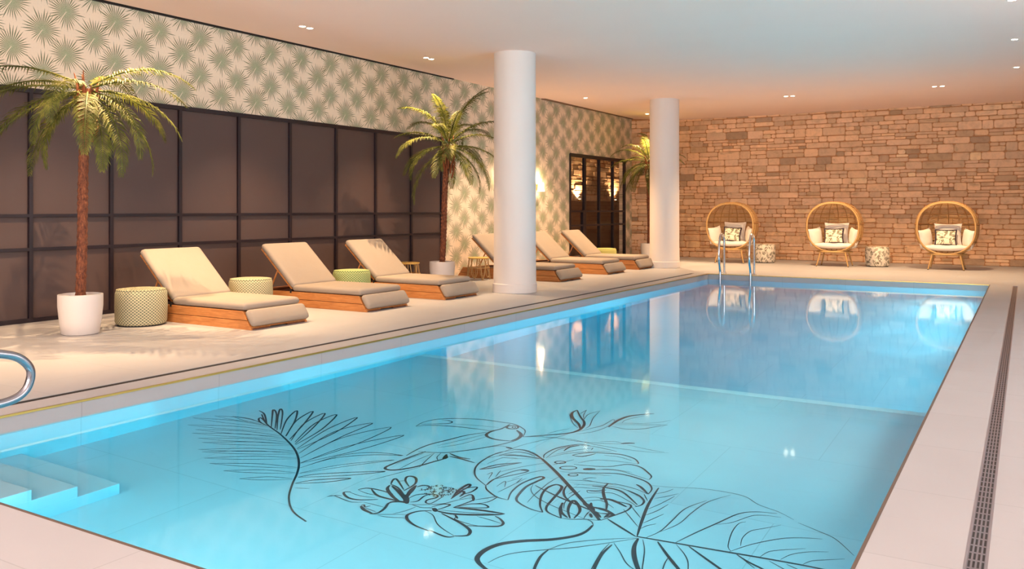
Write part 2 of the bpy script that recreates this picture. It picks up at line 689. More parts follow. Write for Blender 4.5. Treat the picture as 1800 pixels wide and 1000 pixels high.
def grate_mat():
    n = N('drain_grate')
    X, Y, Z = n.xyz(n.coord())
    cols = n.math('ABSOLUTE', n.math('SUBTRACT', n.math('FRACT', n.math('DIVIDE', X, 0.0155)), 0.5))
    rows = n.math('ABSOLUTE', n.math('SUBTRACT', n.math('FRACT', n.math('DIVIDE', Y, 0.085)), 0.5))
    inside = n.math('LESS_THAN', n.math('ABSOLUTE', X), 0.031)
    mk = n.math('MULTIPLY', n.math('MULTIPLY', n.math('LESS_THAN', cols, 0.27), n.math('LESS_THAN', rows, 0.40)), inside)
    col = n.mix(mk, lin((150, 144, 150)), lin((22, 18, 24)))
    n.set(col, 0.4)
    n.put(n.b.inputs['Metallic'], n.math('MULTIPLY', n.math('SUBTRACT', 1.0, mk), 0.8))
    n.bump(n.math('SUBTRACT', 1.0, mk), 1.0, 0.004)
    return n.m


MAT['grate'] = grate_mat()

# ------------------------------------------------------------------ dimensions
PX0, PX1, PY0, PY1 = -5.73, -0.555, 2.14, 17.5      # pool
WZ = -0.115                                         # water level
ZF, ZD, YL = -0.9, -1.45, 7.62                      # shallow floor, deep floor, ledge
BY = 23.35                                          # back wall
AX, AK = -10.22, 0.0138                             # left wall line x = AX + AK*(y-4)
WANG = math.atan2(1, AK)                            # heading of the left wall


def wx(y):
    return AX + AK * (y - 4)


def ceil_z(x):
    if x > -8.2:
        return 3.9
    return 3.9 + 0.07 * ((-8.2 - x) / 2.0) ** 1.3 * 2.0


LW_LOC, LW_ROT = (AX, 4.0, 0.0), (0, 0, WANG)       # local x runs along the wall, local y points into the room behind it
RX, NY = 3.4, -2.9                                  # right wall, wall behind the camera

# ------------------------------------------------------------------ floor
SL0, SL1 = -6.07, -5.99                           # slot drain beside the pool
f = M()
T = -0.16
for a, b in (((-14, NY, T), (SL0, 28, 0)), ((SL1, PY0, T), (PX0, PY1 + 0.0, 0)), ((SL1, NY, T), (RX, PY0, 0)),
             ((PX1, PY0, T), (-0.205, PY1 - 0.05, 0)), ((-0.125, PY0, T), (RX, PY1 - 0.05, 0)), ((PX1, PY1 - 0.05, T), (RX, PY1, 0)), ((SL1, PY1, T), (RX, 28, 0)), ((SL0, PY1 - 0.1, T), (SL1, 28, 0)), ((SL0, NY, T), (SL1, 0.5, 0))):
    f.box(a, b)
tag(f.build('floor', MAT['deck']), 'pale stone tiled pool deck', kind='structure')
tag(M().box((SL0, 0.5, -0.15), (SL1, PY1 - 0.1, -0.004)).build('trim_1', MAT['recess_shade']), 'narrow dark slot drain along the pool', kind='structure')  # filled nearly flush; its dark colour stands in for shade inside the slot

# drain grate on the right deck
g = empty('drain_grate', (-0.165, 0, 0), label='long steel drain channel with slotted grating in the pale deck', cat='drain')
M().box((-0.031, 2.14, -0.12), (0.031, PY1 - 0.05, -0.004)).build('grating', MAT['grate'], g)
m = M()
m.box((-0.04, 2.14, -0.12), (-0.031, PY1 - 0.05, 0.001)).box((0.031, 2.14, -0.12), (0.04, PY1 - 0.05, 0.001)).box((-0.031, PY1 - 0.06, -0.12), (0.031, PY1 - 0.05, 0.001))
m.build('channel_edge', simple('steel_edge', (168, 160, 164), 0.4, 0.8), g)

# ------------------------------------------------------------------ pool
p = M()
W = 0.3
p.box((PX0 - W, PY0 - W, -1.8), (PX0 - 0.004, PY1 + W, T + 0.0))
p.box((PX1 + 0.004, PY0 - W, -1.8), (PX1 + W, PY1 + W, T))
p.box((PX0 - W, PY1 + 0.004, -1.8), (PX1 + W, PY1 + W, T))
p.box((PX0 - W, PY0 - W, -1.8), (PX1 + W, PY0 - 0.004, T))
p.box((PX0 - 0.02, PY0 - 0.02, -1.8), (PX1 + 0.02, YL, ZF))
p.box((PX0 - 0.02, YL, -1.8), (PX1 + 0.02, PY1 + 0.02, ZD))
tag(p.build('pool_basin', MAT['pool']), 'blue lit pool basin with shallow and deep floors', kind='structure')
# facing of the upper rim, just inside the deck slabs
r = M()
e = 0.006
r.box((PX0 - 0.01, PY0, -0.135), (PX0 + e, PY1, -0.004)).box((PX1 - e, PY0, -0.135), (PX1 + 0.01, PY1, -0.004))
r.box((PX0, PY1 - e, -0.135), (PX1, PY1 + 0.01, -0.004)).box((PX0, PY0 - 0.01, -0.135), (PX1, PY0 + e, -0.004))
tag(r.build('trim_2', MAT['rim']), 'grey stone facing around the pool rim', kind='structure')
b_, b2 = M(), M()
for k, (a, c) in enumerate((((PX0 - 0.004, PY0, -0.012), (PX0 + 0.010, PY1, 0.003)), ((PX1 - 0.010, PY0, -0.012), (PX1 + 0.004, PY1, 0.002)),
             ((PX0, PY1 - 0.012, -0.012), (PX1, PY1 + 0.004, 0.002)), ((PX0, PY0 - 0.004, -0.012), (PX1, PY0 + 0.01, 0.002)))):
    (b2 if k in (1, 3) else b_).box(a, c)
tag(b_.build('trim_3', MAT['brass']), 'thin brass edging strip around the pool', kind='structure')
tag(b2.build('trim_6', simple('dark_edging', (96, 78, 66), 0.5)), 'thin dark edging strip along the pool rim', kind='structure')
M_ = M().box((PX0, YL - 0.10, ZF - 0.02), (PX1, YL + 0.012, ZF + 0.012))
tag(M_.build('trim_4', simple('ledge_nosing', (248, 250, 248), 0.6), bevel=0.004), 'pale nosing where the pool floor drops', kind='structure')

# submerged entry steps
st = M()
for k in range(5):
    zt = -0.725 + 0.183 * k
    if zt > WZ - 0.02:
        continue
    y1 = 3.18 - 0.265 * k
    st.box((PX0, PY0, ZF), (-4.672, y1, zt)) if k == 0 else st.box((PX0, PY0, zt - 0.183), (-4.672, y1, zt))
tag(st.build('pool_steps', MAT['pool'], bevel=0.005), 'submerged steps descending into the shallow end of the pool', 'steps')

# painting on the pool floor
MURAL_Z = ZF + 0.0015
MURAL = {
 'palm_frond_drawing': '''c13.6 -5.302 4.871 -5.047 4.691 -4.765 4.558 -4.479 4.399 -4.298 4.271 -4.152 4.138 -4.034 4.002 -3.921 3.85 -3.778 3.683 -3.613 3.553 -3.445 3.489
m7.7 -5.124 4.708 -5.346 4.716 -5.489 4.675 -5.581 4.634
m5.4 -5.107 4.692 -5.297 4.649 -5.439 4.632 -5.581 4.634
m7.7 -5.065 4.68 -5.258 4.726 -5.377 4.719 -5.452 4.704
m5.4 -5.048 4.665 -5.206 4.664 -5.328 4.676 -5.452 4.704
m7.6 -4.997 4.658 -5.305 4.633 -5.528 4.562 -5.677 4.501
m5.3 -4.981 4.643 -5.269 4.563 -5.478 4.521 -5.677 4.501
m7.4 -4.87 4.592 -5.176 4.53 -5.397 4.429 -5.545 4.347
m5.2 -4.855 4.578 -5.143 4.459 -5.35 4.39 -5.545 4.347
m7.2 -4.744 4.532 -5.037 4.473 -5.249 4.376 -5.39 4.297
m5.1 -4.729 4.518 -5.005 4.404 -5.204 4.339 -5.39 4.297
m7.1 -4.666 4.503 -4.967 4.425 -5.187 4.312 -5.334 4.222
m5 -4.652 4.489 -4.939 4.356 -5.143 4.276 -5.334 4.222
m7 -4.571 4.45 -4.854 4.367 -5.058 4.252 -5.194 4.162
m4.9 -4.557 4.437 -4.825 4.3 -5.017 4.217 -5.194 4.162
m6.9 -4.51 4.416 -4.772 4.324 -4.958 4.203 -5.082 4.109
m4.8 -4.496 4.402 -4.743 4.257 -4.919 4.169 -5.082 4.109
m6.7 -4.395 4.329 -4.659 4.222 -4.849 4.09 -4.975 3.988
m4.7 -4.382 4.316 -4.633 4.156 -4.811 4.058 -4.975 3.988
m6.7 -4.345 4.292 -4.601 4.191 -4.786 4.065 -4.908 3.968
m4.7 -4.332 4.279 -4.576 4.127 -4.749 4.034 -4.908 3.968
m6.5 -4.259 4.229 -4.501 4.12 -4.674 3.988 -4.788 3.887
m4.6 -4.247 4.217 -4.477 4.056 -4.639 3.958 -4.788 3.887
m6.4 -4.125 4.093 -4.37 4.016 -4.549 3.914 -4.669 3.834
m4.5 -4.114 4.082 -4.349 3.959 -4.516 3.885 -4.669 3.834
m6.3 -4.059 4.015 -4.253 3.95 -4.389 3.859 -4.479 3.788
m4.4 -4.048 4.005 -4.229 3.896 -4.358 3.832 -4.479 3.788
m6.1 -3.996 3.926 -4.134 3.877 -4.222 3.803 -4.278 3.744
m4.3 -3.985 3.916 -4.105 3.828 -4.193 3.776 -4.278 3.744
m13.4 -4.997 4.658 -5.212 4.788 -5.216 4.762 -5.133 4.702 -5.02 4.665
m13.7 -5.033 4.678 -5.284 4.883 -5.408 4.94
m14 -4.952 4.645 -5.2 4.889 -5.332 5.024 -5.202 4.936 -4.901 4.635
m14.1 -4.862 4.618 -5.133 4.885 -5.3 5.07 -5.191 4.991 -4.854 4.644
m14 -4.761 4.561 -5.015 4.868 -5.148 5.107 -4.934 4.874 -4.695 4.544
m14 -4.691 4.546 -4.926 4.88 -5.022 5.162 -4.819 4.859 -4.61 4.501
m12.9 -4.578 4.483 -4.819 4.859 -4.897 5.169 -4.698 4.849 -4.497 4.442
m12.9 -4.531 4.476 -4.75 4.903 -4.787 5.19 -4.592 4.811 -4.482 4.433
m11.8 -4.408 4.373 -4.562 4.851 -4.59 5.215 -4.448 4.801 -4.393 4.365
m10.6 -4.322 4.307 -4.471 4.826 -4.377 5.151 -4.337 4.752 -4.242 4.24
m9.6 -4.242 4.24 -4.315 4.727 -4.183 5.14 -4.126 4.659 -4.174 4.171
m9.3 -4.164 4.162 -4.146 4.611 -3.972 5.031 -4.016 4.604 -4.164 4.162
m8.6 -4.101 4.093 -4.045 4.432 -3.893 4.602 -3.682 4.653 -3.861 4.565 -4.045 4.366 -4.1 4.109
m6.6 -4.032 4.018 -3.915 4.289 -3.675 4.551 -3.86 4.293 -4.025 4.023
m9.6 -3.986 3.961 -3.904 4.091 -3.586 4.345 -3.74 4.16 -3.979 3.965
m10.8 -3.923 3.876 -3.86 3.985 -3.69 4.13 -3.765 4.004 -3.917 3.874
m4.2 -3.866 3.819 -3.782 3.859''',
 'toucan_drawing': '''m12.5 -4.038 5.26 -4.056 5.388 -4.009 5.512 -3.893 5.609 -3.717 5.685 -3.55 5.703 -3.422 5.707 -3.309 5.646 -3.247 5.582 -3.195 5.459
m11.4 -4.038 5.26 -3.97 5.333 -3.798 5.408 -3.604 5.447 -3.462 5.466
m10.7 -4.04 5.329 -3.943 5.396 -3.872 5.449 -3.866 5.505 -3.926 5.525 -3.971 5.51
m4.4 -3.845 5.462 -3.656 5.525 -3.474 5.567
m21.2 -3.447 5.691 -3.439 5.552 -3.468 5.448 -3.453 5.358 -3.387 5.308 -3.3 5.301 -3.217 5.325
m25.5 -3.217 5.325 -3.205 5.412 -3.237 5.502 -3.321 5.58
m6.5 -3.435 5.614 -3.445 5.534 -3.455 5.456
m12.1 -3.234 5.504 -3.193 5.392 -3.211 5.289 -3.259 5.17 -3.333 5.037 -3.395 4.95 -3.471 4.862 -3.577 4.806 -3.643 4.773
m13.9 -3.488 5.413 -3.573 5.271 -3.626 5.103 -3.672 4.956 -3.681 4.811 -3.663 4.665
m18.6 -3.604 4.809 -3.625 4.653 -3.634 4.51 -3.634 4.411 -3.599 4.379 -3.541 4.405 -3.474 4.511 -3.429 4.66 -3.403 4.767 -3.444 4.836
m4.2 -3.465 5.365 -3.537 5.157 -3.612 4.954
m4.1 -3.427 5.319 -3.486 5.083 -3.581 4.923
m3.9 -3.591 4.769 -3.613 4.637 -3.616 4.488
m3.9 -3.535 4.804 -3.545 4.634 -3.536 4.429
m6.9 -3.531 4.811 -3.484 4.649 -3.445 4.529
m5.9 -3.492 4.835 -3.465 4.752 -3.419 4.7
m23.3 -3.444 4.836 -3.406 4.754 -3.407 4.8
m15.6 -3.439 4.863 -3.337 4.831 -3.248 4.839
m15.5 -3.404 4.813 -3.298 4.808 -3.181 4.79
m14.4 -3.192 5.453 -3.113 5.535 -3.034 5.61
m6.7 -3.192 5.453 -3.102 5.515 -3.001 5.55
m4.1 -3.181 4.926 -3.134 5.097 -3.095 5.294 -2.995 5.538
c17.5 -3.349 5.651 -3.342 5.624 -3.353 5.598 -3.377 5.584 -3.405 5.586 -3.426 5.605 -3.433 5.632 -3.422 5.658 -3.398 5.673 -3.37 5.67 -3.349 5.651
c8.8 -3.367 5.64 -3.363 5.629 -3.365 5.619 -3.372 5.615 -3.381 5.618 -3.389 5.627 -3.393 5.638 -3.392 5.648 -3.385 5.652 -3.375 5.649 -3.367 5.64''',
 'flowering_branch_drawing': '''m20.2 -3.077 5.565 -3.067 5.582 -2.951 5.702 -2.915 5.808 -2.93 5.928 -2.98 6.044 -3.075 6.167 -3.185 6.331
m22.8 -3.185 6.331 -3.182 6.236 -3.12 6.114 -2.988 5.966 -2.923 5.861
m5.4 -3.187 6.192 -3.048 5.979 -2.947 5.87
m6.1 -3.113 6.237 -3.12 6.377
m6 -3.12 6.377 -3.071 6.221 -3.009 6.102
m6 -3.009 6.102 -3.047 6.262 -3.012 6.405
m5.7 -3.012 6.405 -2.966 6.179 -2.896 5.972 -2.893 5.879
m6.2 -2.902 5.781 -2.852 5.915 -2.812 6.033 -2.812 6.218 -2.784 6.185
m5.2 -2.885 5.723 -2.809 5.825 -2.773 5.949 -2.765 6.072
m22.9 -2.754 6.012 -2.763 6.11 -2.766 6.233 -2.738 6.378 -2.654 6.492 -2.594 6.546
m4.5 -2.71 6.165 -2.72 6.247 -2.689 6.341 -2.636 6.463
m7.1 -2.757 6.126 -2.63 6.2 -2.464 6.26 -2.382 6.295
m6.1 -2.747 6.088 -2.589 6.18 -2.477 6.212 -2.421 6.261
m9.5 -2.738 6.041 -2.619 6.028 -2.519 6.086 -2.441 6.201 -2.382 6.295
m4.5 -2.557 6.255 -2.462 6.334 -2.411 6.431
m5.4 -3.078 5.532 -3.042 5.538 -2.959 5.559 -2.806 5.565 -2.644 5.608 -2.509 5.667 -2.42 5.733
m20.5 -2.501 5.676 -2.464 5.713 -2.419 5.732
m5.2 -3.044 5.541 -2.878 5.586 -2.621 5.56 -2.393 5.575 -2.235 5.605 -2.131 5.653
m4.3 -3.076 5.622 -3.044 5.72 -2.997 5.817
m4.2 -3.018 5.492 -2.972 5.584 -2.939 5.692
m3.2 -2.451 5.67 -2.252 5.647 -2.163 5.65
m3.3 -2.659 5.641 -2.564 5.697 -2.502 5.691''',
 'lotus_flower_drawing': '''m6.8 -3.601 3.819 -3.569 3.864 -3.534 3.878
m7.4 -3.601 3.819 -3.577 3.854 -3.488 3.841 -3.417 3.837 -3.363 3.871
m15.3 -3.533 3.954 -3.563 3.929 -3.528 3.896 -3.467 3.874 -3.396 3.89 -3.315 3.951
m4.1 -3.542 3.949 -3.446 3.937 -3.348 3.96
m12.5 -3.518 4.005 -3.489 4.055 -3.398 4.07 -3.293 4.064
m4.8 -3.518 4.005 -3.431 3.988 -3.342 4.003
m17 -3.455 4.056 -3.364 3.999 -3.282 3.991 -3.143 4
m20.5 -3.403 4.169 -3.372 4.108 -3.266 4.031 -3.175 3.989
m20.8 -3.383 4.165 -3.276 4.105 -3.138 4.003
m14.4 -3.406 4.183 -3.442 4.248 -3.43 4.271 -3.281 4.154
m11.9 -3.406 4.183 -3.326 4.158 -3.189 4.059
m16.8 -3.286 4.214 -3.369 4.282 -3.402 4.341 -3.377 4.364 -3.329 4.341 -3.28 4.261 -3.27 4.14
m24.3 -3.179 4.045 -3.231 4.154 -3.261 4.252
m33.5 -3.224 4.097 -3.128 3.99
m17.2 -3.252 4.235 -3.205 4.109
m3.6 -3.401 4.251 -3.372 4.28
m20.2 -3.229 3.956 -3.186 3.993 -3.125 4.002
m15.2 -3.217 3.759 -3.186 3.797 -3.194 3.864 -3.224 3.94 -3.204 3.975
m19.7 -3.336 3.822 -3.284 3.789 -3.204 3.771
m9.9 -3.339 3.829 -3.331 3.844 -3.305 3.823 -3.289 3.852
m3.3 -3.305 3.813 -3.206 3.802
m3.3 -3.363 3.871 -3.294 3.877 -3.204 3.877
m5.2 -3.217 3.759 -3.14 3.799 -3.036 3.864
m5.1 -3.161 3.767 -3.095 3.782 -3.006 3.825
m3.9 -3.103 3.831 -3.069 3.906 -3.055 3.979
m11.6 -3.168 4.052 -3.166 4.123 -3.121 4.171 -3.056 4.191 -3.036 4.154 -3.06 4.1 -3.043 4.062 -3.009 4.074 -3.012 4.198
m9.6 -3.127 4.02 -3.099 4.056 -3.112 4.137 -3.094 4.178
m6 -3.117 3.987 -3.048 4.021 -2.95 4.1 -2.902 4.197 -2.849 4.269
m6.6 -3.091 3.994 -3.024 3.989 -2.966 4.016 -2.942 4.003
m14.2 -3.241 4.232 -3.224 4.274 -3.184 4.288
m5.3 -3.192 4.189 -3.151 4.266
m17.8 -2.954 4.205 -2.989 4.324 -2.994 4.437 -2.968 4.41 -2.975 4.292
m11.8 -2.988 4.346 -2.923 4.427 -2.907 4.343 -2.939 4.273
m15.9 -2.95 4.187 -2.962 4.32 -2.932 4.298 -2.925 4.242
m11.6 -2.906 4.214 -2.889 4.304 -2.844 4.272 -2.827 4.224 -2.864 4.088
m13.5 -2.868 4.297 -2.816 4.23
m7.5 -2.82 4.247 -2.778 4.302 -2.731 4.36 -2.736 4.26 -2.788 4.2
m11.3 -2.864 4.088 -2.811 4.177 -2.74 4.219 -2.69 4.194 -2.742 4.153 -2.842 4.111
m19.8 -2.864 4.088 -2.709 4.137 -2.559 4.166
m11.4 -2.976 4.028 -2.945 4.094 -2.903 4.111 -2.907 4.062 -2.926 4.013
m19.5 -2.947 4 -2.841 4.002 -2.726 4.051 -2.595 4.131 -2.56 4.168
m26.2 -2.955 4.022 -2.913 3.985
m3.9 -2.926 4.013 -2.771 4.063 -2.611 4.134
m16.1 -2.943 3.984 -3.001 3.939 -3.025 3.879 -3.01 3.836 -2.961 3.797 -2.886 3.768 -2.789 3.756
m13.4 -2.797 3.767 -2.711 3.748 -2.661 3.748 -2.635 3.771
m6.3 -2.97 3.959 -2.901 3.938 -2.811 3.856 -2.727 3.81 -2.639 3.777
m17.1 -2.873 3.983 -2.768 3.951 -2.672 3.917 -2.605 3.877 -2.582 3.827 -2.6 3.801 -2.639 3.777
m14.5 -2.59 4.111 -2.54 4.09 -2.497 4.048 -2.502 4.004 -2.573 3.961 -2.653 3.921
m4.5 -2.802 4 -2.774 3.991 -2.758 3.957 -2.654 3.944 -2.583 3.955
m12.8 -2.792 4.006 -2.752 3.97
m3.2 -2.677 4.055 -2.588 4.052 -2.505 4.044
m3.7 -3.567 4.147 -3.503 4.335 -3.442 4.529
m4.5 -3.058 4.221 -3.067 4.235 -3.062 4.244 -3.051 4.234
m4.5 -3.053 4.236 -3.062 4.25 -3.057 4.258 -3.046 4.248
m4.6 -3.047 4.337 -3.034 4.331 -3.03 4.316 -3.038 4.314
m4.5 -3.02 4.197 -3.032 4.203 -3.036 4.217 -3.028 4.217
m4.5 -3.038 4.231 -3.049 4.232 -3.057 4.247 -3.052 4.253
m4.6 -3.039 4.336 -3.026 4.327 -3.025 4.313 -3.035 4.316
m4.6 -3.093 4.273 -3.105 4.283 -3.107 4.297 -3.097 4.294
m4.6 -3.179 4.27 -3.168 4.258 -3.169 4.246 -3.181 4.253
m4.5 -3.09 4.278 -3.084 4.286 -3.072 4.276 -3.07 4.263
m4.6 -3.143 4.266 -3.153 4.264 -3.163 4.278 -3.16 4.286
m4.5 -3.098 4.242 -3.091 4.227 -3.098 4.222 -3.109 4.234
m4.6 -3.067 4.304 -3.079 4.313 -3.082 4.327 -3.072 4.325
m4.6 -3.051 4.325 -3.041 4.311 -3.045 4.302 -3.056 4.311
m4.6 -3.083 4.304 -3.092 4.319 -3.086 4.326 -3.074 4.315
m4.6 -3.147 4.237 -3.156 4.233 -3.167 4.247 -3.166 4.256
m4.5 -3.051 4.176 -3.052 4.164 -3.063 4.168 -3.069 4.183
m4.5 -2.988 4.268 -3.001 4.275 -3.004 4.29 -2.995 4.289
m4.6 -3.155 4.207 -3.167 4.219 -3.166 4.231 -3.155 4.225
m4.5 -3.049 4.263 -3.058 4.278 -3.052 4.285 -3.041 4.273
m4.5 -3.009 4.2 -3.021 4.206 -3.025 4.22 -3.016 4.221
m4.5 -3.085 4.162 -3.097 4.172 -3.098 4.185 -3.088 4.181
m4.6 -3.178 4.218 -3.183 4.209 -3.195 4.219 -3.198 4.232
m4.5 -3.034 4.277 -3.021 4.272 -3.016 4.257 -3.025 4.256
m4.6 -3.135 4.238 -3.148 4.249 -3.148 4.261 -3.137 4.256
m4.5 -3.008 4.227 -3.009 4.215 -3.021 4.22 -3.027 4.234
m4.6 -3.161 4.304 -3.155 4.289 -3.164 4.285 -3.174 4.299
m4.6 -3.142 4.318 -3.141 4.304 -3.152 4.307 -3.16 4.322
m4.4 -3.055 4.183 -3.043 4.176 -3.038 4.162 -3.047 4.162
m4.5 -3.135 4.174 -3.129 4.181 -3.117 4.17 -3.116 4.158
m4.6 -3.083 4.287 -3.094 4.286 -3.104 4.301 -3.1 4.309
m4.5 -3.102 4.214 -3.112 4.227 -3.108 4.237 -3.097 4.228
m4.5 -3.036 4.293 -3.034 4.279 -3.045 4.281 -3.053 4.295
m4.5 -3.04 4.28 -3.028 4.273 -3.025 4.258 -3.034 4.259
m4.5 -3.076 4.201 -3.081 4.192 -3.093 4.201 -3.096 4.214
m4.5 -3.022 4.28 -3.034 4.28 -3.042 4.295 -3.037 4.301
m4.5 -3.041 4.252 -3.051 4.249 -3.061 4.262 -3.059 4.272
m4.6 -3.113 4.264 -3.114 4.251 -3.126 4.256 -3.133 4.271
m4.5 -3.114 4.228 -3.111 4.213 -3.122 4.214 -3.13 4.228
m4.5 -3.009 4.258 -2.996 4.252 -2.992 4.237 -3.001 4.237
m4.5 -3.131 4.161 -3.135 4.176 -3.125 4.177 -3.116 4.163
m4.5 -3.031 4.211 -3.031 4.198 -3.043 4.202 -3.049 4.216
m4.5 -3.104 4.222 -3.094 4.208 -3.098 4.2 -3.11 4.209
m4.6 -3.081 4.315 -3.081 4.301 -3.092 4.306 -3.099 4.321
m4.5 -3.042 4.207 -3.053 4.208 -3.062 4.222 -3.056 4.228
m4.5 -3.007 4.187 -3.015 4.181 -3.026 4.193 -3.026 4.204
m4.5 -2.986 4.283 -2.983 4.295 -2.972 4.288 -2.967 4.274
m4.5 -3.03 4.296 -3.021 4.282 -3.026 4.274 -3.038 4.284
m4.6 -3.184 4.284 -3.171 4.28 -3.165 4.265 -3.172 4.262
m4.5 -3.094 4.226 -3.106 4.226 -3.114 4.241 -3.109 4.247
m4.6 -3.06 4.345 -3.052 4.33 -3.059 4.324 -3.07 4.336
m4.5 -3.084 4.191 -3.071 4.183 -3.069 4.169 -3.079 4.171
m4.6 -3.188 4.264 -3.188 4.278 -3.177 4.275 -3.169 4.26
m4.6 -3.161 4.259 -3.174 4.265 -3.179 4.28 -3.171 4.281
m4.6 -3.022 4.329 -3.025 4.318 -3.037 4.326 -3.042 4.341
m4.5 -3.019 4.323 -3.009 4.326 -2.999 4.313 -3.002 4.303
m4.5 -2.968 4.281 -2.975 4.274 -2.986 4.286 -2.987 4.298
m4.5 -3.013 4.305 -3.015 4.293 -3.027 4.299 -3.032 4.314
m4.5 -3.014 4.226 -3.011 4.237 -2.999 4.23 -2.995 4.216
m4.6 -3.133 4.307 -3.145 4.309 -3.153 4.324 -3.147 4.33
m4.5 -2.979 4.31 -2.978 4.296 -2.988 4.299 -2.996 4.313
m4.5 -3.083 4.291 -3.071 4.281 -3.069 4.268 -3.079 4.271
m4.6 -3.13 4.326 -3.128 4.339 -3.116 4.333 -3.11 4.318''',
 'monstera_leaf_drawing': '''m11.4 -3.092 5.154 -3.154 5.053 -3.163 4.902 -3.141 4.762 -3.088 4.65 -3.011 4.559 -2.89 4.479
m10.3 -2.89 4.479 -2.845 4.422 -2.735 4.357 -2.65 4.35
m11.2 -2.89 4.479 -2.905 4.59 -2.852 4.7 -2.799 4.802 -2.798 4.849 -2.839 4.843 -2.883 4.751 -2.903 4.613 -2.889 4.49
m26.1 -2.848 4.831 -2.819 4.843 -2.798 4.842
m16.5 -2.65 4.35 -2.697 4.47 -2.715 4.605 -2.7 4.713 -2.672 4.79 -2.642 4.776 -2.652 4.698 -2.663 4.595 -2.64 4.464 -2.611 4.383 -2.558 4.339 -2.464 4.302 -2.383 4.297
m17 -2.383 4.297 -2.45 4.385 -2.514 4.52 -2.541 4.636 -2.523 4.716 -2.476 4.706 -2.451 4.638 -2.426 4.494 -2.402 4.376 -2.356 4.313 -2.254 4.278
m14.5 -2.254 4.278 -2.32 4.389 -2.348 4.483
m16.4 -2.353 4.48 -2.3 4.364 -2.226 4.303
m18.6 -2.21 4.304 -2.265 4.385 -2.3 4.474 -2.308 4.545 -2.237 4.474 -2.202 4.404 -2.191 4.315
m7.7 -2.254 4.278 -2.195 4.296 -2.133 4.333 -2.058 4.359
m13.7 -2.456 4.739 -2.431 4.649 -2.375 4.563 -2.286 4.501
m13.5 -2.626 4.638 -2.466 4.568 -2.322 4.517 -2.18 4.471 -2.089 4.453
m19.8 -3.107 5.164 -3.036 5.193 -2.942 5.167 -2.836 5.099
m24.2 -3.175 5.188 -3.113 5.175
m6.1 -3.262 5.141 -3.22 5.189 -3.168 5.192
m11.9 -3.123 5.005 -3.063 5.122 -2.981 5.144 -2.896 5.115
m19.6 -3.1 5.024 -2.993 5.075 -2.842 5.095
m4.7 -3.156 4.919 -3.104 5.016 -3.033 5.086
m4.7 -3.087 4.974 -2.993 5.004 -2.846 5.087
m12.9 -3.083 4.7 -3.024 4.846 -2.91 4.957
m12.8 -2.91 4.957 -2.969 4.867 -3.034 4.754 -3.083 4.7
m3.9 -3.098 4.814 -3.068 4.985 -2.974 5.016
m3.8 -2.948 4.711 -2.874 4.875 -2.768 5.037
m3.7 -2.81 4.658 -2.763 4.823 -2.69 4.937
m5 -2.531 4.374 -2.553 4.496 -2.574 4.712 -2.568 4.859
m3.6 -2.823 4.498 -2.825 4.604 -2.775 4.516
m3.5 -2.765 4.419 -2.754 4.54 -2.737 4.724
m4.4 -2.987 4.642 -2.978 4.693 -2.936 4.582
m3.7 -2.918 4.637 -2.952 4.756
m3.6 -2.81 4.592 -2.773 4.703
m3.6 -2.748 4.607 -2.761 4.71
m3.4 -2.646 4.647 -2.613 4.562 -2.539 4.485 -2.417 4.423 -2.255 4.373 -2.136 4.339
m10.6 -2.829 5.116 -2.861 5.189 -2.858 5.327 -2.807 5.442 -2.749 5.514 -2.675 5.521
m6.1 -2.816 5.123 -2.828 5.318 -2.774 5.462 -2.713 5.512
m12.1 -2.781 5.318 -2.784 5.414 -2.741 5.482
m6.4 -2.74 5.497 -2.631 5.518 -2.526 5.509 -2.455 5.496
m3.6 -2.796 5.227 -2.725 5.365 -2.634 5.488
m3.6 -2.634 5.488 -2.626 5.437
m4 -2.809 5.141 -2.73 5.293 -2.584 5.42 -2.487 5.477
m11.8 -2.687 5.266 -2.67 5.307 -2.606 5.38 -2.505 5.426 -2.394 5.451 -2.292 5.419 -2.233 5.352 -2.231 5.328
m11.7 -2.687 5.266 -2.616 5.281 -2.564 5.378
m5 -2.582 5.148 -2.506 5.256 -2.371 5.309 -2.231 5.328
m3.9 -2.498 5.377 -2.395 5.398 -2.288 5.37
m33.7 -2.498 5.051 -2.466 5.074 -2.43 5.096
m11.3 -2.592 5.104 -2.389 5.175 -2.283 5.286 -2.188 5.28 -2.093 5.194 -2.058 5.146 -2.052 5.094
m4.8 -2.44 5.085 -2.298 5.145 -2.175 5.123 -2.05 5.088
m3.7 -2.43 5.079 -2.337 5.146 -2.197 5.157
m12.4 -2.534 4.959 -2.397 5.028 -2.273 5.089 -2.16 5.087 -2.046 5.043 -1.979 4.955 -1.964 4.858
m15.5 -1.964 4.858 -2.04 4.94 -2.09 4.975
m7.3 -2.418 4.881 -2.395 4.927 -2.352 4.948
m6.4 -2.412 4.884 -2.293 4.888 -2.195 4.914 -2.058 4.899 -1.971 4.858
m15.3 -2.316 4.811 -2.23 4.83 -2.115 4.815 -1.957 4.674
m12.5 -2.313 4.729 -2.262 4.745 -2.211 4.79
m5.9 -2.313 4.729 -2.277 4.7 -2.164 4.766 -2.032 4.706 -1.945 4.645
m12.2 -2.097 4.856 -2.01 4.816 -1.949 4.754 -1.935 4.687 -1.956 4.638
m3.5 -2.426 4.778 -2.274 4.846 -2.136 4.864 -2.003 4.8
m22 -2.186 4.645 -2.118 4.665 -1.999 4.613
m11.2 -2.15 4.657 -2.047 4.66 -1.987 4.648 -1.975 4.573 -2.006 4.476 -2.048 4.365
m17.1 -2.249 4.904 -2.236 4.805 -2.182 4.696 -2.119 4.599 -2.082 4.51
m36.5 -2.24 4.537 -2.183 4.506 -2.133 4.445
m16.5 -2.205 4.567 -2.167 4.479
m23 -2.178 4.509 -2.096 4.511 -2.011 4.473
m16.3 -2.126 4.503 -2.053 4.492 -2.048 4.408
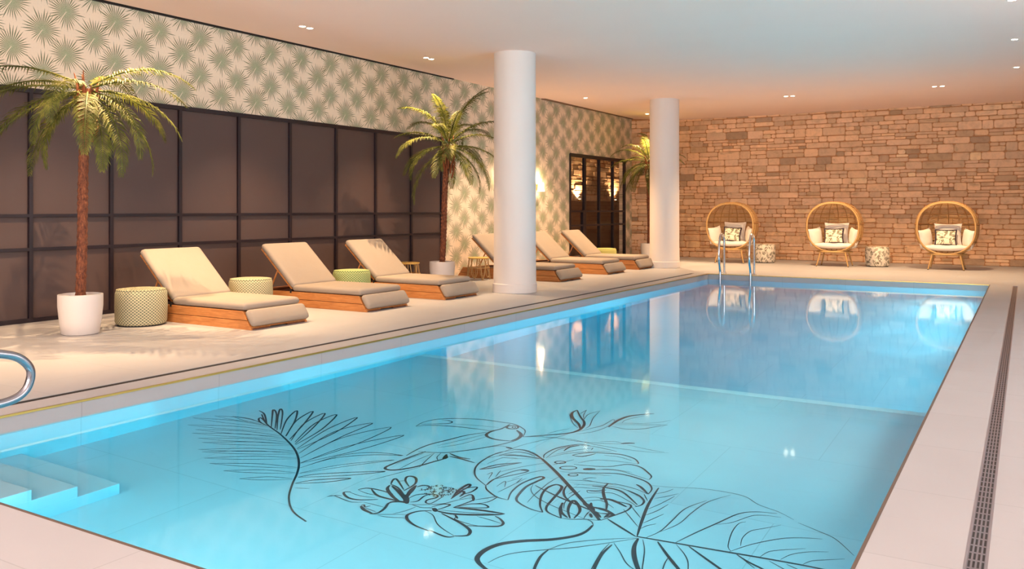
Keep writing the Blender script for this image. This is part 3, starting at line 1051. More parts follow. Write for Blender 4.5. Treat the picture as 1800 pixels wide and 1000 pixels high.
m16.1 -2.129 4.465 -2.064 4.399
m16.1 -2.142 4.422 -2.108 4.372
m16.2 -2.089 4.453 -2.018 4.474 -2.046 4.418
m3.5 -2.425 4.715 -2.356 4.756 -2.215 4.798
m3.5 -2.382 4.618 -2.372 4.685
m3.4 -2.246 4.562 -2.17 4.626 -2.057 4.561
m3.4 -2.279 4.6 -2.219 4.655 -2.15 4.657
m5.6 -2.141 4.336 -2.16 4.429
m5.6 -2.15 4.382 -2.158 4.448
m4.1 -2.301 4.4 -2.344 4.504 -2.356 4.654
m3.5 -2.353 4.576 -2.343 4.701
m3.7 -2.61 4.938 -2.453 4.984 -2.287 5.036
m3.6 -2.501 4.82 -2.364 4.879 -2.187 4.897
m3.9 -2.711 5.022 -2.636 5.191
c22 -2.836 5.099 -2.634 4.923 -2.433 4.732 -2.264 4.571 -2.133 4.445 -2.053 4.362
c10 -2.66 5.114 -2.659 5.097 -2.67 5.08 -2.689 5.068 -2.709 5.067 -2.722 5.077 -2.723 5.094 -2.712 5.112 -2.693 5.123 -2.673 5.124 -2.66 5.114
c9.8 -2.546 5.054 -2.546 5.031 -2.565 5.006 -2.594 4.989 -2.623 4.986 -2.641 4.997 -2.641 5.02 -2.623 5.045 -2.593 5.063 -2.564 5.066 -2.546 5.054
c9.5 -2.48 4.941 -2.479 4.925 -2.488 4.91 -2.505 4.9 -2.522 4.9 -2.533 4.909 -2.535 4.924 -2.525 4.94 -2.508 4.95 -2.491 4.95 -2.48 4.941
m3.8 -2.128 4.34 -2.084 4.322 -2.053 4.279''',
 'broad_leaf_drawing': '''m28.5 -2.059 4.284 -2.056 4.192 -2.084 4.11 -2.169 4.011 -2.29 3.918 -2.375 3.824 -2.406 3.729 -2.399 3.643 -2.363 3.593 -2.292 3.553 -2.218 3.53
m6.5 -2.318 3.613 -2.3 3.703 -2.248 3.787 -2.128 3.898 -2.022 3.989 -1.891 4.128 -1.782 4.254
m3.3 -2.125 3.905 -2.072 4.021 -1.934 4.15 -1.784 4.258
m14.1 -2.127 3.896 -2.125 3.808 -2.087 3.676 -2.045 3.595
m15.6 -1.867 4.118 -1.866 3.991 -1.838 3.851 -1.803 3.752
m4.2 -1.885 4.123 -1.877 3.999 -1.843 3.821 -1.822 3.753
m4.3 -1.866 4.139 -1.796 4.061 -1.726 3.972 -1.67 3.929 -1.607 3.892
m23.2 -1.777 4.257 -1.758 4.158 -1.713 4.051 -1.644 3.937 -1.58 3.855
m5.1 -1.751 4.256 -1.692 4.136 -1.627 3.947 -1.602 3.881
m16.7 -1.793 4.28 -1.845 4.47 -1.904 4.716 -1.948 4.992
m14.1 -2.023 4.402 -1.919 4.34 -1.796 4.27
m3.1 -2.001 4.573 -1.833 4.39
m3.9 -1.977 4.634 -1.869 4.51
m4 -1.988 4.851 -1.929 4.761
m16.7 -1.672 4.27 -1.564 4.139 -1.458 4.021 -1.369 3.922
m13.9 -1.511 4.299 -1.393 4.211 -1.287 4.134 -1.203 4.074
m12.2 -1.269 4.331 -1.197 4.28 -1.106 4.235 -1.044 4.193
m9 -1.588 4.3 -1.544 4.446 -1.468 4.666 -1.406 4.837 -1.328 4.913 -1.217 4.947
m3.5 -1.472 4.633 -1.404 4.702 -1.333 4.846 -1.269 4.888 -1.184 4.904
m6.4 -1.745 4.283 -1.708 4.4 -1.701 4.564 -1.694 4.762 -1.626 4.938
m4.2 -1.705 4.392 -1.654 4.54 -1.642 4.726 -1.612 4.922 -1.529 5.093
m4.1 -2.012 5.002 -1.878 5.04 -1.73 5.104 -1.571 5.126 -1.445 5.111 -1.344 5.027 -1.216 4.976 -1.115 4.905
m4.5 -1.085 4.876 -0.965 4.817 -0.866 4.758 -0.748 4.602
m3.8 -1.927 4.886 -1.886 4.947 -1.862 5.016
m3.8 -1.906 4.813 -1.859 4.876 -1.808 4.959
m3.7 -1.88 4.644 -1.846 4.754 -1.814 4.907
m3.6 -1.858 4.559 -1.823 4.655 -1.802 4.773
m3.5 -1.829 4.45 -1.805 4.526 -1.775 4.624
m3.5 -1.812 4.379 -1.797 4.428 -1.763 4.478
m5.2 -1.306 4.353 -1.336 4.407 -1.366 4.575 -1.367 4.703 -1.339 4.749
m5.2 -1.279 4.436 -1.297 4.538 -1.283 4.641 -1.23 4.71 -1.159 4.799
m7.2 -1.31 4.343 -1.233 4.483 -1.128 4.614 -1.04 4.681 -0.927 4.725
m3.8 -1.158 4.36 -1.133 4.442 -1.067 4.504 -0.978 4.567
m3.7 -1.061 4.381 -1.025 4.467 -0.955 4.537 -0.867 4.585
m4.2 -0.952 4.384 -0.922 4.441 -0.867 4.484 -0.782 4.542
m4.3 -1.576 4.288 -1.504 4.207 -1.452 4.12 -1.409 3.988
m4.3 -1.559 4.125 -1.55 4.048 -1.52 3.924
m3.6 -1.106 4.339 -1.03 4.293 -0.978 4.26
m2.8 -1.023 4.345 -0.959 4.317
m2.8 -1.228 4.296 -1.149 4.227
c14.2 -1.795 4.273 -1.588 4.3 -1.308 4.335 -1.099 4.36 -0.94 4.374 -0.816 4.38 -0.732 4.392''',
}

mural = empty('floor_mural', (0, 0, MURAL_Z), label='dark line mural of a toucan, flower and tropical leaves on pool floor', cat='mural')
for part, txt in MURAL.items():
    m = M()
    zoff = 0.0
    for line in txt.split('\n'):
        q = line.split()
        prof, wd = q[0][0], max(0.0062, float(q[0][1:]) * 1.15 / 1000)
        c = [float(v) for v in q[1:]]
        pts = [Vector((c[i], c[i + 1], 0)) for i in range(0, len(c), 2)]
        sp = spline(pts, 6)
        n_ = len(sp)
        vs = []
        for i, a in enumerate(sp):
            t = (sp[min(i + 1, n_ - 1)] - sp[max(i - 1, 0)]).normalized()
            s = i / (n_ - 1)
            k = (0.35 + 0.65 * math.sin(PI * s) ** 0.8) if prof == 'm' else (0.75 + 0.25 * math.sin(PI * min(1, s * 1.2)))
            d = Vector((-t.y, t.x, 0)) * wd * k * 0.5
            vs += [a + d + Vector((0, 0, zoff)), a - d + Vector((0, 0, zoff))]
        m.add(vs, [(2 * i, 2 * i + 1, 2 * i + 3, 2 * i + 2) for i in range(n_ - 1)])
        zoff += 0.00001
    m.build(part, MAT['mural'], mural)

wt = M().box((PX0 - 0.06, PY0 - 0.06, -1.6), (PX1 + 0.06, PY1 + 0.06, WZ))
tag(wt.build('pool_water', MAT['water']), 'clear blue water filling the pool', kind='stuff')

# ------------------------------------------------------------------ ceiling and plain walls
xs = [RX, -8.2, -8.6, -9.0, -9.4, -9.8, -10.5]
m = M()
vs = []
for x in xs:
    vs += [(x, NY, ceil_z(x)), (x, BY + 0.3, ceil_z(x))]
n_ = len(vs)
vs += [(x, y, z + 0.25) for x, y, z in vs]
fs = []
for i in range(len(xs) - 1):
    fs += [(2 * i, 2 * i + 2, 2 * i + 3, 2 * i + 1), (n_ + 2 * i, n_ + 2 * i + 1, n_ + 2 * i + 3, n_ + 2 * i + 2)]
fs += [(0, 1, n_ + 1, n_), (n_ - 2, n_ + n_ - 2, n_ + n_ - 1, n_ - 1)]
m.add(vs, fs)
tag(m.build('ceiling', MAT['ceiling'], smooth=30), 'smooth plastered ceiling', kind='structure')
# right wall and the wall behind the camera, each with an opening assumed for the fill
m = M()
m.box((RX, NY, 0), (RX + 0.2, 2.3, 4.3)).box((RX, 11.7, 0), (RX + 0.2, BY + 0.3, 4.3)).box((RX, 2.3, 0), (RX + 0.2, 11.7, 0.85)).box((RX, 2.3, 3.35), (RX + 0.2, 11.7, 4.3))
tag(m.build('wall_right', MAT['white_wall']), 'plain white wall with a wide assumed window opening', kind='structure')
m = M()
m.box((-10.6, NY - 0.2, 0), (-6.2, NY, 4.3)).box((0.2, NY - 0.2, 0), (RX, NY, 4.3)).box((-6.2, NY - 0.2, 0), (0.2, NY, 0.8)).box((-6.2, NY - 0.2, 3.6), (0.2, NY, 4.3))
tag(m.build('wall_front', MAT['white_wall']), 'plain white wall with a wide assumed window opening', kind='structure')

# ------------------------------------------------------------------ left wall: papered, with two openings
G0, G1, GT = -6.5, 10.0, 2.79        # glazed partition along the wall, its head height
D0, D1, DT = 15.45, 18.86, 2.78      # far door opening
EL = 19.6
m = M()
for x0, x1, z0, z1 in ((-7.2, G0, 0, 4.25), (G0, G1, GT, 4.25), (G1, D0, 0, 4.25), (D0, D1, DT, 4.25), (D1, EL, 0, 4.25)):
    m.box((x0, 0.0, z0), (x1, 0.18, z1))
tag(m.build('wall_left', MAT['wallpaper'], loc=LW_LOC, rot=LW_ROT), 'long wall papered with green palmetto fans on cream', kind='structure')
m = M().box((-7.0, -0.045, 0), (10.35, 0.0, 0.028))  # solid strip, coloured dark in place of a shaded recess
tag(m.build('trim_5', MAT['recess_shade'], loc=(AX, 4, ceil_z(AX + 0.08) - 0.025), rot=LW_ROT), 'thin strip painted dark for the shaded gap under the ceiling', kind='structure')

# glazed partition
win = empty('window_1', LW_LOC, WANG, kind='structure')
mull = [-6.58 + 1.043 * i for i in range(8)] + [1.76, 2.8, 3.84, 4.87, 5.9, 6.95, 7.97, 9.0, 9.975]
fr = M()
mw = 0.024
for x in mull:
    fr.box((x - mw, -0.03, 0), (x + mw, 0.06, GT))
for z, h in ((0.025, 0.025), (0.872, 0.02), (1.275, 0.02), (GT - 0.02, 0.03)):
    fr.box((mull[0], -0.028, z - h), (mull[-1] + mw, 0.058, z + h))
fr.build('window_frame', MAT['dark_frame'], win, bevel=0.003)
for a, b in zip(mull[6:], mull[7:]):
    for z0, z1 in ((0.05, 0.852), (0.892, 1.255), (1.295, GT - 0.05)):
        M().box((a + mw, 0.008, z0), (b - mw, 0.028, z1)).build('pane', MAT['panel'], win)
M().box((mull[0], 0.008, 0.03), (mull[6], 0.028, GT)).build('pane', MAT['panel'], win)

# far glazed door
dr = empty('door_1', LW_LOC, WANG, kind='structure')
dm = [15.47, 16.30, 17.17, 18.04, 18.84]
fr = M()
for i, x in enumerate(dm):
    w_ = 0.045 if i == 1 else 0.028
    fr.box((x - w_, -0.03, 0), (x + w_, 0.05, DT))
fr.box((16.16, -0.035, 0.0), (16.26, 0.05, 1.33))
for z, h in ((0.03, 0.03), (0.93, 0.024), (1.30, 0.024), (DT - 0.03, 0.045)):
    fr.box((dm[0], -0.028, z - h), (dm[-1], 0.048, z + h))
fr.build('door_frame', MAT['dark_frame'], dr, bevel=0.003)
for a, b in zip(dm, dm[1:]):
    for z0, z1 in ((0.06, 0.906), (0.954, 1.276), (1.324, DT - 0.075)):
        M().box((a + 0.028, 0.006, z0), (b - 0.028, 0.014, z1)).build('pane', MAT['glass'], dr)


# ------------------------------------------------------------------ stone walls
def stone_wall(x0, x1, z0, z1, seed, mean=(0.80, 0.525, 0.33), relief=1.0):
    """irregular coursed rubble on the plane y = 0, faces towards -y"""
    rn = random.Random(seed)
    m = M()
    m.c = []

    def stone(a, b, c, d):
        gap = 0.002 + 0.002 * rn.random()
        a, b, c, d = a + gap, b - gap, c + gap, d - gap
        if b - a < 0.03 or d - c < 0.02:
            return
        ch = min(0.028, (d - c) * 0.25)
        j = lambda s: rn.uniform(-s, s)
        out = [(a + ch + j(.012), c), (b - ch + j(.012), c + j(.006)), (b, c + ch + j(.008)), (b + j(.004), d - ch + j(.008)),
               (b - ch + j(.012), d), (a + ch + j(.012), d + j(.005)), (a, d - ch + j(.008)), (a + j(.004), c + ch + j(.008))]
        h = rn.uniform(0.008, 0.018) * relief
        cx, cz = (a + b) / 2, (c + d) / 2
        inn = [(cx + (x - cx) * (1 - 0.016 / (b - a)), cz + (z - cz) * (1 - 0.022 / (d - c))) for x, z in out]
        tx, tz = j(.012), j(.008)
        n = len(m.v)
        m.add([(x, 0.004, z) for x, z in out] + [(x, -h + tx * (x - cx) / (b - a) + tz * (z - cz) / (d - c), z) for x, z in inn],
              [tuple(range(8, 16))] + [(i, (i + 1) % 8, 8 + (i + 1) % 8, 8 + i) for i in range(8)])
        k = rn.gauss(1.0, 0.09)
        t = rn.random()
        if t < 0.07:
            k *= 0.62
        elif t < 0.22:
            k *= 0.86
        hue = rn.uniform(-0.05, 0.05)
        col = (min(.9, mean[0] * k * (1 + hue * 0.4)), mean[1] * k, mean[2] * k * (1 - hue), 1)
        m.c += [col] * (len(m.v) - n)

    z = z0
    while z < z1 - 0.03:
        h = rn.choice((0.10, 0.13, 0.16, 0.19, 0.22))
        h = min(h, z1 - z)
        x = x0 - rn.random() * 0.3
        while x < x1:
            wd = rn.uniform(0.20, 0.55) * (0.8 + h * 1.6)
            a, b = max(x, x0), min(x + wd, x1)
            if b - a > 0.05:
                t = rn.random()
                if h > 0.15 and t < 0.40:
                    s = z + h * rn.uniform(0.38, 0.62)
                    q = a + (b - a) * rn.uniform(0.35, 0.65)
                    if rn.random() < 0.5:
                        stone(a, b, z, s)
                        stone(a, q, s, z + h)
                        stone(q, b, s, z + h)
                    else:
                        stone(a, q, z, s)
                        stone(q, b, z, s)
                        stone(a, b, s, z + h)
                else:
                    dz = rn.uniform(-0.012, 0.012)
                    stone(a, b, z + (dz if z > z0 else 0), z + h)
            x += wd
        z += h
    return m


bw = M().box((-10.2, 0.0, 0), (RX, 0.25, 4.2))
tag(bw.build('wall_back', MAT['mortar'], loc=(0, BY, 0)), 'rubble stone wall behind the wicker chairs', kind='structure')
sb = stone_wall(-10.1, RX, 0.0, 3.96, 7)
tag(sb.build('wall_back_stones', MAT['stone'], loc=(0, BY, 0)), 'tan rubble stones of the end wall', kind='structure')
# the room behind the glazed door
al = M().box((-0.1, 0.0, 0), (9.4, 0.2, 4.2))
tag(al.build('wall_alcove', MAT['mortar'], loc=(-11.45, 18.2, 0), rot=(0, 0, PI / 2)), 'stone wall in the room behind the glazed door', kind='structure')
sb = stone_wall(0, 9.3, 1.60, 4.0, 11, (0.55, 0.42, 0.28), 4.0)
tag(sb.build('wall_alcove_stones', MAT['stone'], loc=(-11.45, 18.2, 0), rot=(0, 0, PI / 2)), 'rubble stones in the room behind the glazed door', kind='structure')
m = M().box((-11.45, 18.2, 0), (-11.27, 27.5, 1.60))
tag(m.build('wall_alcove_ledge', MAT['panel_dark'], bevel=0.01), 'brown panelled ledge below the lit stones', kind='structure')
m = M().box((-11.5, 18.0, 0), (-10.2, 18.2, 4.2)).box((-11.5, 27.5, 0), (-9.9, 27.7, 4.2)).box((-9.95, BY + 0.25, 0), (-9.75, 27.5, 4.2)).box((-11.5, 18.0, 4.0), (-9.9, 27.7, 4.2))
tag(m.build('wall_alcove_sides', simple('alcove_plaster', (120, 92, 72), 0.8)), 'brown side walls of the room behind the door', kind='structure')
UPL = []
for yy, lb in ((22.62, 'small brass uplight on the ledge nearest the door leaf'), (25.2, 'small brass uplight on the ledge behind the far door panes')):
    u = empty('uplight', (-11.30, yy, 1.60), label=lb, cat='light', group='uplights on the stone ledge')
    M().lathe([(0.05, 0), (0.055, 0.05), (0.045, 0.055)], 16).build('lamp_body', MAT['brass'], u, smooth=40)
    M().lathe([(0.036, 0.05), (0.036, 0.058)], 16).build('lamp_lens', MAT['lens'], u)
    spot('uplight_beam', (0.0, 0, 0.09), P_UP, WARM2, 135, 0.6, 0.03, (PI, 0, 0), u)

# ------------------------------------------------------------------ columns
def column(x, y, r):
    m = M().lathe([(r, 0), (r + 0.006, 0.005), (r + 0.006, 0.14), (r - 0.004, 0.15), (r - 0.006, 0.16), (r - 0.012, 0.6), (r - 0.015, ceil_z(x) + 0.02)], 64)
    return tag(m.build('column', MAT['column'], loc=(x, y, 0), smooth=35), kind='structure')


column(-7.19, 12.02, 0.358)
column(-7.22, 18.86, 0.352)


# ------------------------------------------------------------------ ceiling lamps
def twin(x, y, rz, power, label, n=2, angle=86, color=WARM):
    z = ceil_z(x)
    t = empty('ceiling_downlight', (x, y, z), rz, label=label, cat='light', group='recessed ceiling downlights')
    offs = (-0.072, 0.072) if n == 2 else (0,)
    m = M()
    for o in offs:
        m.lathe([(0.056, -0.006), (0.056, 0.0), (0.044, 0.0), (0.044, -0.006), (0.056, -0.006)], 20, o, 0, cap=False)
    m.build('trim_ring', MAT['pot'], t)
    for o in offs:
        M().lathe([(0.044, -0.004), (0.044, -0.002)], 20, o, 0).build('lamp_lens', MAT['lens'], t)
    spot('downlight_beam', (0, 0, -0.03), power, color, angle, 0.9, 0.012, (0, 0, 0), t)
    return t


LX = -8.71
twin(LX, 8.82, PI / 2, P_LEFT, 'twin recessed downlight in the ceiling above the second lounger')
twin(LX - 0.01, 11.72, PI / 2, P_LEFT, 'twin recessed downlight just left of the nearer white column top')
twin(LX, 17.74, PI / 2, P_LEFT, 'single looking recessed downlight between the two white columns', 1)
twin(LX - 0.05, 21.6, PI / 2, P_LEFT, 'small recessed downlight at the edge of the farther column top', 1)
twin(-4.565, 19.66, 0.15, P_BACK, 'twin recessed downlight before the stone wall above the middle wicker chair', angle=120)
twin(-1.56, 19.69, 0.15, P_BACK, 'twin recessed downlight before the stone wall above the end wicker chair', angle=120)
twin(-0.15, 12.04, 0, P_RIGHT, 'recessed downlight cut by the top edge above the drain', 1)
twin(-0.15, 14.84, 0, P_RIGHT, 'recessed downlight in the middle of the row above the drain', 1)
twin(-0.15, 17.77, 0, P_RIGHT, 'recessed downlight farthest along the row above the drain', 1)
for x, y, pw in ((LX, 2.95, P_LEFT), (LX, 5.88, P_LEFT), (LX, 14.7, P_LEFT), (-7.95, 6.3, P_LEFT * 0.6), (-7.4, 19.66, P_BACK * 0.9)):  # includes an extra lamp off the row, added to brighten the deck by the palm
    spot('downlight_beam', (x, y, ceil_z(x) - 0.03), pw, WARM, 86, 0.9, 0.012)
for y in (3.4, 6.3, 9.2):
    spot('downlight_beam', (-0.15, y, 3.87), P_RIGHT, (1, 0.84, 0.70), 100, 0.8, 0.06)

# wall sconces on the papered wall
s = empty('wall_sconce', (wx(17.8), 17.8, 1.78), WANG, label='warm glowing wall sconce peeking out beside the nearer white column', cat='lamp')
M().lathe([(0.085, 0.0), (0.078, 0.1), (0.066, 0.205)], 24, 0, -0.11, cap=False).build('lamp_shade', MAT['shade_lamp'], s, smooth=60)
M().box((-0.03, -0.03, 0.02), (0.03, 0.0, 0.17)).box((-0.01, -0.11, 0.08), (0.01, -0.02, 0.10)).build('bracket', MAT['brass'], s)
for y in (17.8, 16.1):
    d = bpy.data.lights.new('sconce_bulb', 'POINT')
    d.energy = P_SCONCE
    d.color = WARM
    d.shadow_soft_size = 0.03
    o = bpy.data.objects.new('sconce_bulb', d)
    COL.objects.link(o)
    o.location = (wx(y) + 0.12, y, 2.04)

# ------------------------------------------------------------------ potted palms
def frond(m, origin, az, el, L, droop, rn, width=0.26, twist=0.0):
    """one feather leaf: a rachis that bends down under its weight and two rows of leaflets"""
    n = 22
    p = Vector(origin)
    pts = [p.copy()]
    dirs = []
    a = el
    side_curl = rn.uniform(-0.25, 0.25)
    for i in range(n):
        s = (i + 0.5) / n
        a = el - droop * (s ** 1.35)
        azz = az + side_curl * s * s
        d = Vector((math.cos(azz) * math.cos(a), math.sin(azz) * math.cos(a), math.sin(a)))
        dirs.append(d)
        p = p + d * (L / n)
        pts.append(p.copy())
    dirs.append(dirs[-1])
    m.tube(pts, [0.011 * (1 - 0.8 * i / n) + 0.002 for i in range(n + 1)], 5)
    for i in range(2, n + 1):
        s = i / n
        for half in (0, 0.5):
            if i == n and half:
                continue
            j = min(i + 1, n)
            base = pts[i].lerp(pts[j], half)
            d = dirs[i]
            sd = d.cross(Vector((0, 0, 1)))
            if sd.length < 0.08:
                sd = Vector((-math.sin(az), math.cos(az), 0))
            sd.normalize()
            up = sd.cross(d).normalized()
            prof = math.sin(PI * min(1.0, 0.16 + 0.80 * s)) ** 0.75
            for sg in (-1, 1):
                ln = width * prof * rn.uniform(0.85, 1.12)
                fwd = 0.55 + 0.55 * s
                v = (sd * sg * 1.0 + d * fwd + up * rn.uniform(-0.10, 0.25)).normalized()
                g = Vector((0, 0, -1))
                p1 = base + v * ln * 0.5
                v2 = (v + g * rn.uniform(0.5, 1.1)).normalized()
                p2 = p1 + v2 * ln * 0.5
                wv = v.cross(up).normalized() * 0.0078 * (0.6 + prof * 0.5)
                k = len(m.v)
                m.v += [tuple(base - wv * 0.5), tuple(base + wv * 0.5), tuple(p1 + wv), tuple(p1 - wv), tuple(p2)]
                m.f += [(k, k + 1, k + 2, k + 3), (k + 3, k + 2, k + 4)]


def palm(loc, lean, H, seed, fronds, label, L=1.05, pr=0.225, ph=0.43, crown_tilt=0.0, flare=1.0):
    rn = random.Random(seed)
    t = empty('potted_palm', loc, label=label, cat='palm', group='potted palms along the deck')
    prof = [(pr * 0.76, 0.0), (pr * 0.84, 0.012), (pr * 0.93, ph * 0.35), (pr, ph * 0.72), (pr, ph), (pr - 0.02, ph + 0.004), (pr - 0.025, ph - 0.05)]
    M().lathe(prof, 40).build('pot', MAT['pot'], t, smooth=50)
    M().lathe([(pr * 0.7, 0.004), (pr * 0.7, 0.012)], 32).build('pot_foot', MAT['rubber'], t)
    so = M()
    so.lathe([(pr - 0.03, ph - 0.055), (pr - 0.06, ph - 0.03), (0.09, ph - 0.02)], 24)
    so.build('soil', MAT['soil'], t)
    # trunk: a gently bent, ringed stem
    m = M()
    n = 64
    pts, rs = [], []
    for i in range(n + 1):
        s = i / n
        z = ph - 0.05 + (H - ph + 0.05) * s
        pts.append((lean[0] * s ** 1.4 + 0.012 * math.sin(s * 7), lean[1] * s ** 1.4, z))
        rs.append((0.052 - 0.004 * s) * (1.0 + (0.10 if i % 2 else -0.04) + rn.uniform(-0.05, 0.05)) * (1.0 if s < 0.84 else 1.0 + (s - 0.84) * 2.2 * flare))
    m.tube(pts, rs, 12)
    m.build('trunk', MAT['bark'], t, smooth=20)
    top = Vector(pts[-1])
    # fibrous leaf bases wrapped around the top of the trunk
    m = M()
    for i in range(34):
        a = i * 2.399
        z0 = -0.58 + 0.56 * (i / 34)
        r0 = 0.066 + 0.022 * (i / 34)
        b = Vector((math.cos(a) * r0, math.sin(a) * r0, z0))
        e = Vector((math.cos(a + 0.15) * (r0 + 0.05), math.sin(a + 0.15) * (r0 + 0.05), z0 + rn.uniform(0.16, 0.26)))
        m.tube([top + b, top + b.lerp(e, 0.5) + Vector((0, 0, 0.01)), top + e], [0.017, 0.013, 0.004], 5)
    m.build('leaf_bases', MAT['fibre'], t)
    for k, (az, el, ln, dr) in enumerate(fronds):
        m = M()
        o = top + Vector((math.cos(math.radians(az)) * 0.05, math.sin(math.radians(az)) * 0.05, -0.02 + 0.002 * el))
        frond(m, o, math.radians(az), math.radians(el), ln * L, math.radians(dr), rn, 0.20)
        m.build('frond', MAT['frond'], t)
    return t


def crown(seed, n, els, lens=(0.85, 1.15), droop=(70, 120)):
    rn = random.Random(seed)
    out = []
    for i in range(n):
        el = els[i * len(els) // n]
        out.append((i * 137.5 + rn.uniform(-14, 14), el + rn.uniform(-10, 10), rn.uniform(*lens), rn.uniform(*droop)))
    return out


NEAR = ((185, 26, 1.25, 55), (170, 16, 1.2, 50), (195, 8, 1.2, 55), (178, -4, 1.15, 60), (210, -14, 1.1, 60), (160, -20, 1.1, 65),
        (5, 30, 1.05, 75), (-12, 14, 1.1, 60), (15, 0, 1.0, 70), (-20, -10, 1.0, 85), (-35, -22, 1.05, 80), (30, -25, 1.0, 70),
        (90, 30, 1.0, 80), (120, 10, 1.0, 80), (60, 5, 1.0, 80), (270, 15, 0.9, 110), (250, -8, 0.85, 85), (295, -12, 0.9, 90), (235, -32, 0.85, 75), (312, -30, 0.9, 75))
palm((-8.80, 5.52, 0), (0.06, 0.04), 2.66, 3, [(31 + a, e, l, d) for a, e, l, d in NEAR],
     'tall potted palm in white pot, nearest one, beside the first lattice pouf', L=1.12)
palm((-8.82, 12.25, 0), (0.10, 0.05), 2.48, 8, crown(11, 28, (70, 56, 40, 24, 8, -8, -26), (0.85, 1.12), (50, 95)),
     'potted palm in front of the palmetto wall, left of the nearer column', L=1.10)
palm((-8.75, 21.7, 0), (0.0, 0.0), 2.62, 15, crown(21, 26, (72, 54, 36, 18, 0, -18, -30), (0.85, 1.1), (60, 100)),
     'far potted palm mostly hidden behind the farther white column', L=1.08)


# ------------------------------------------------------------------ loungers (local x: head to foot, foot end at x = 0 and head at negative x)
LWD = 0.87


def cushion_box(L, W_, Tk, nx=14, ny=8):
    """soft padded slab: x 0..L, y 0..W_, z 0..Tk with rounded, slightly bulging faces"""
    m = M()
    r = Tk * 0.42

    def rr(u, span):
        return u

    rows = []
    prof = []
    K = 5
    for i in range(K + 1):
        a = -PI / 2 + PI * i / K
        prof.append((r * (1 - math.cos(a)), Tk / 2 + (Tk / 2) * math.sin(a)))
    # ring loops of a rounded rectangle
    def ring(inset, z):
        out = []
        cr = 0.035
        x0, x1, y0, y1 = inset, L - inset, inset, W_ - inset
        for cx, cy_, a0 in ((x1 - cr, y1 - cr, 0), (x0 + cr, y1 - cr, PI / 2), (x0 + cr, y0 + cr, PI), (x1 - cr, y0 + cr, 1.5 * PI)):
            for k in range(4):
                a = a0 + k / 3 * PI / 2
                out.append((cx + cr * math.cos(a), cy_ + cr * math.sin(a), z))
        return out
    n = 16
    for ins, z in prof:
        m.v += ring(ins, z)
    for k in range(len(prof) - 1):
        for i in range(n):
            j = (i + 1) % n
            m.f.append((k * n + i, k * n + j, (k + 1) * n + j, (k + 1) * n + i))
    m.f.append(tuple(range(n - 1, -1, -1)))
    m.f.append(tuple((len(prof) - 1) * n + i for i in range(n)))
    # piped seams along the upper and lower edges
    return m


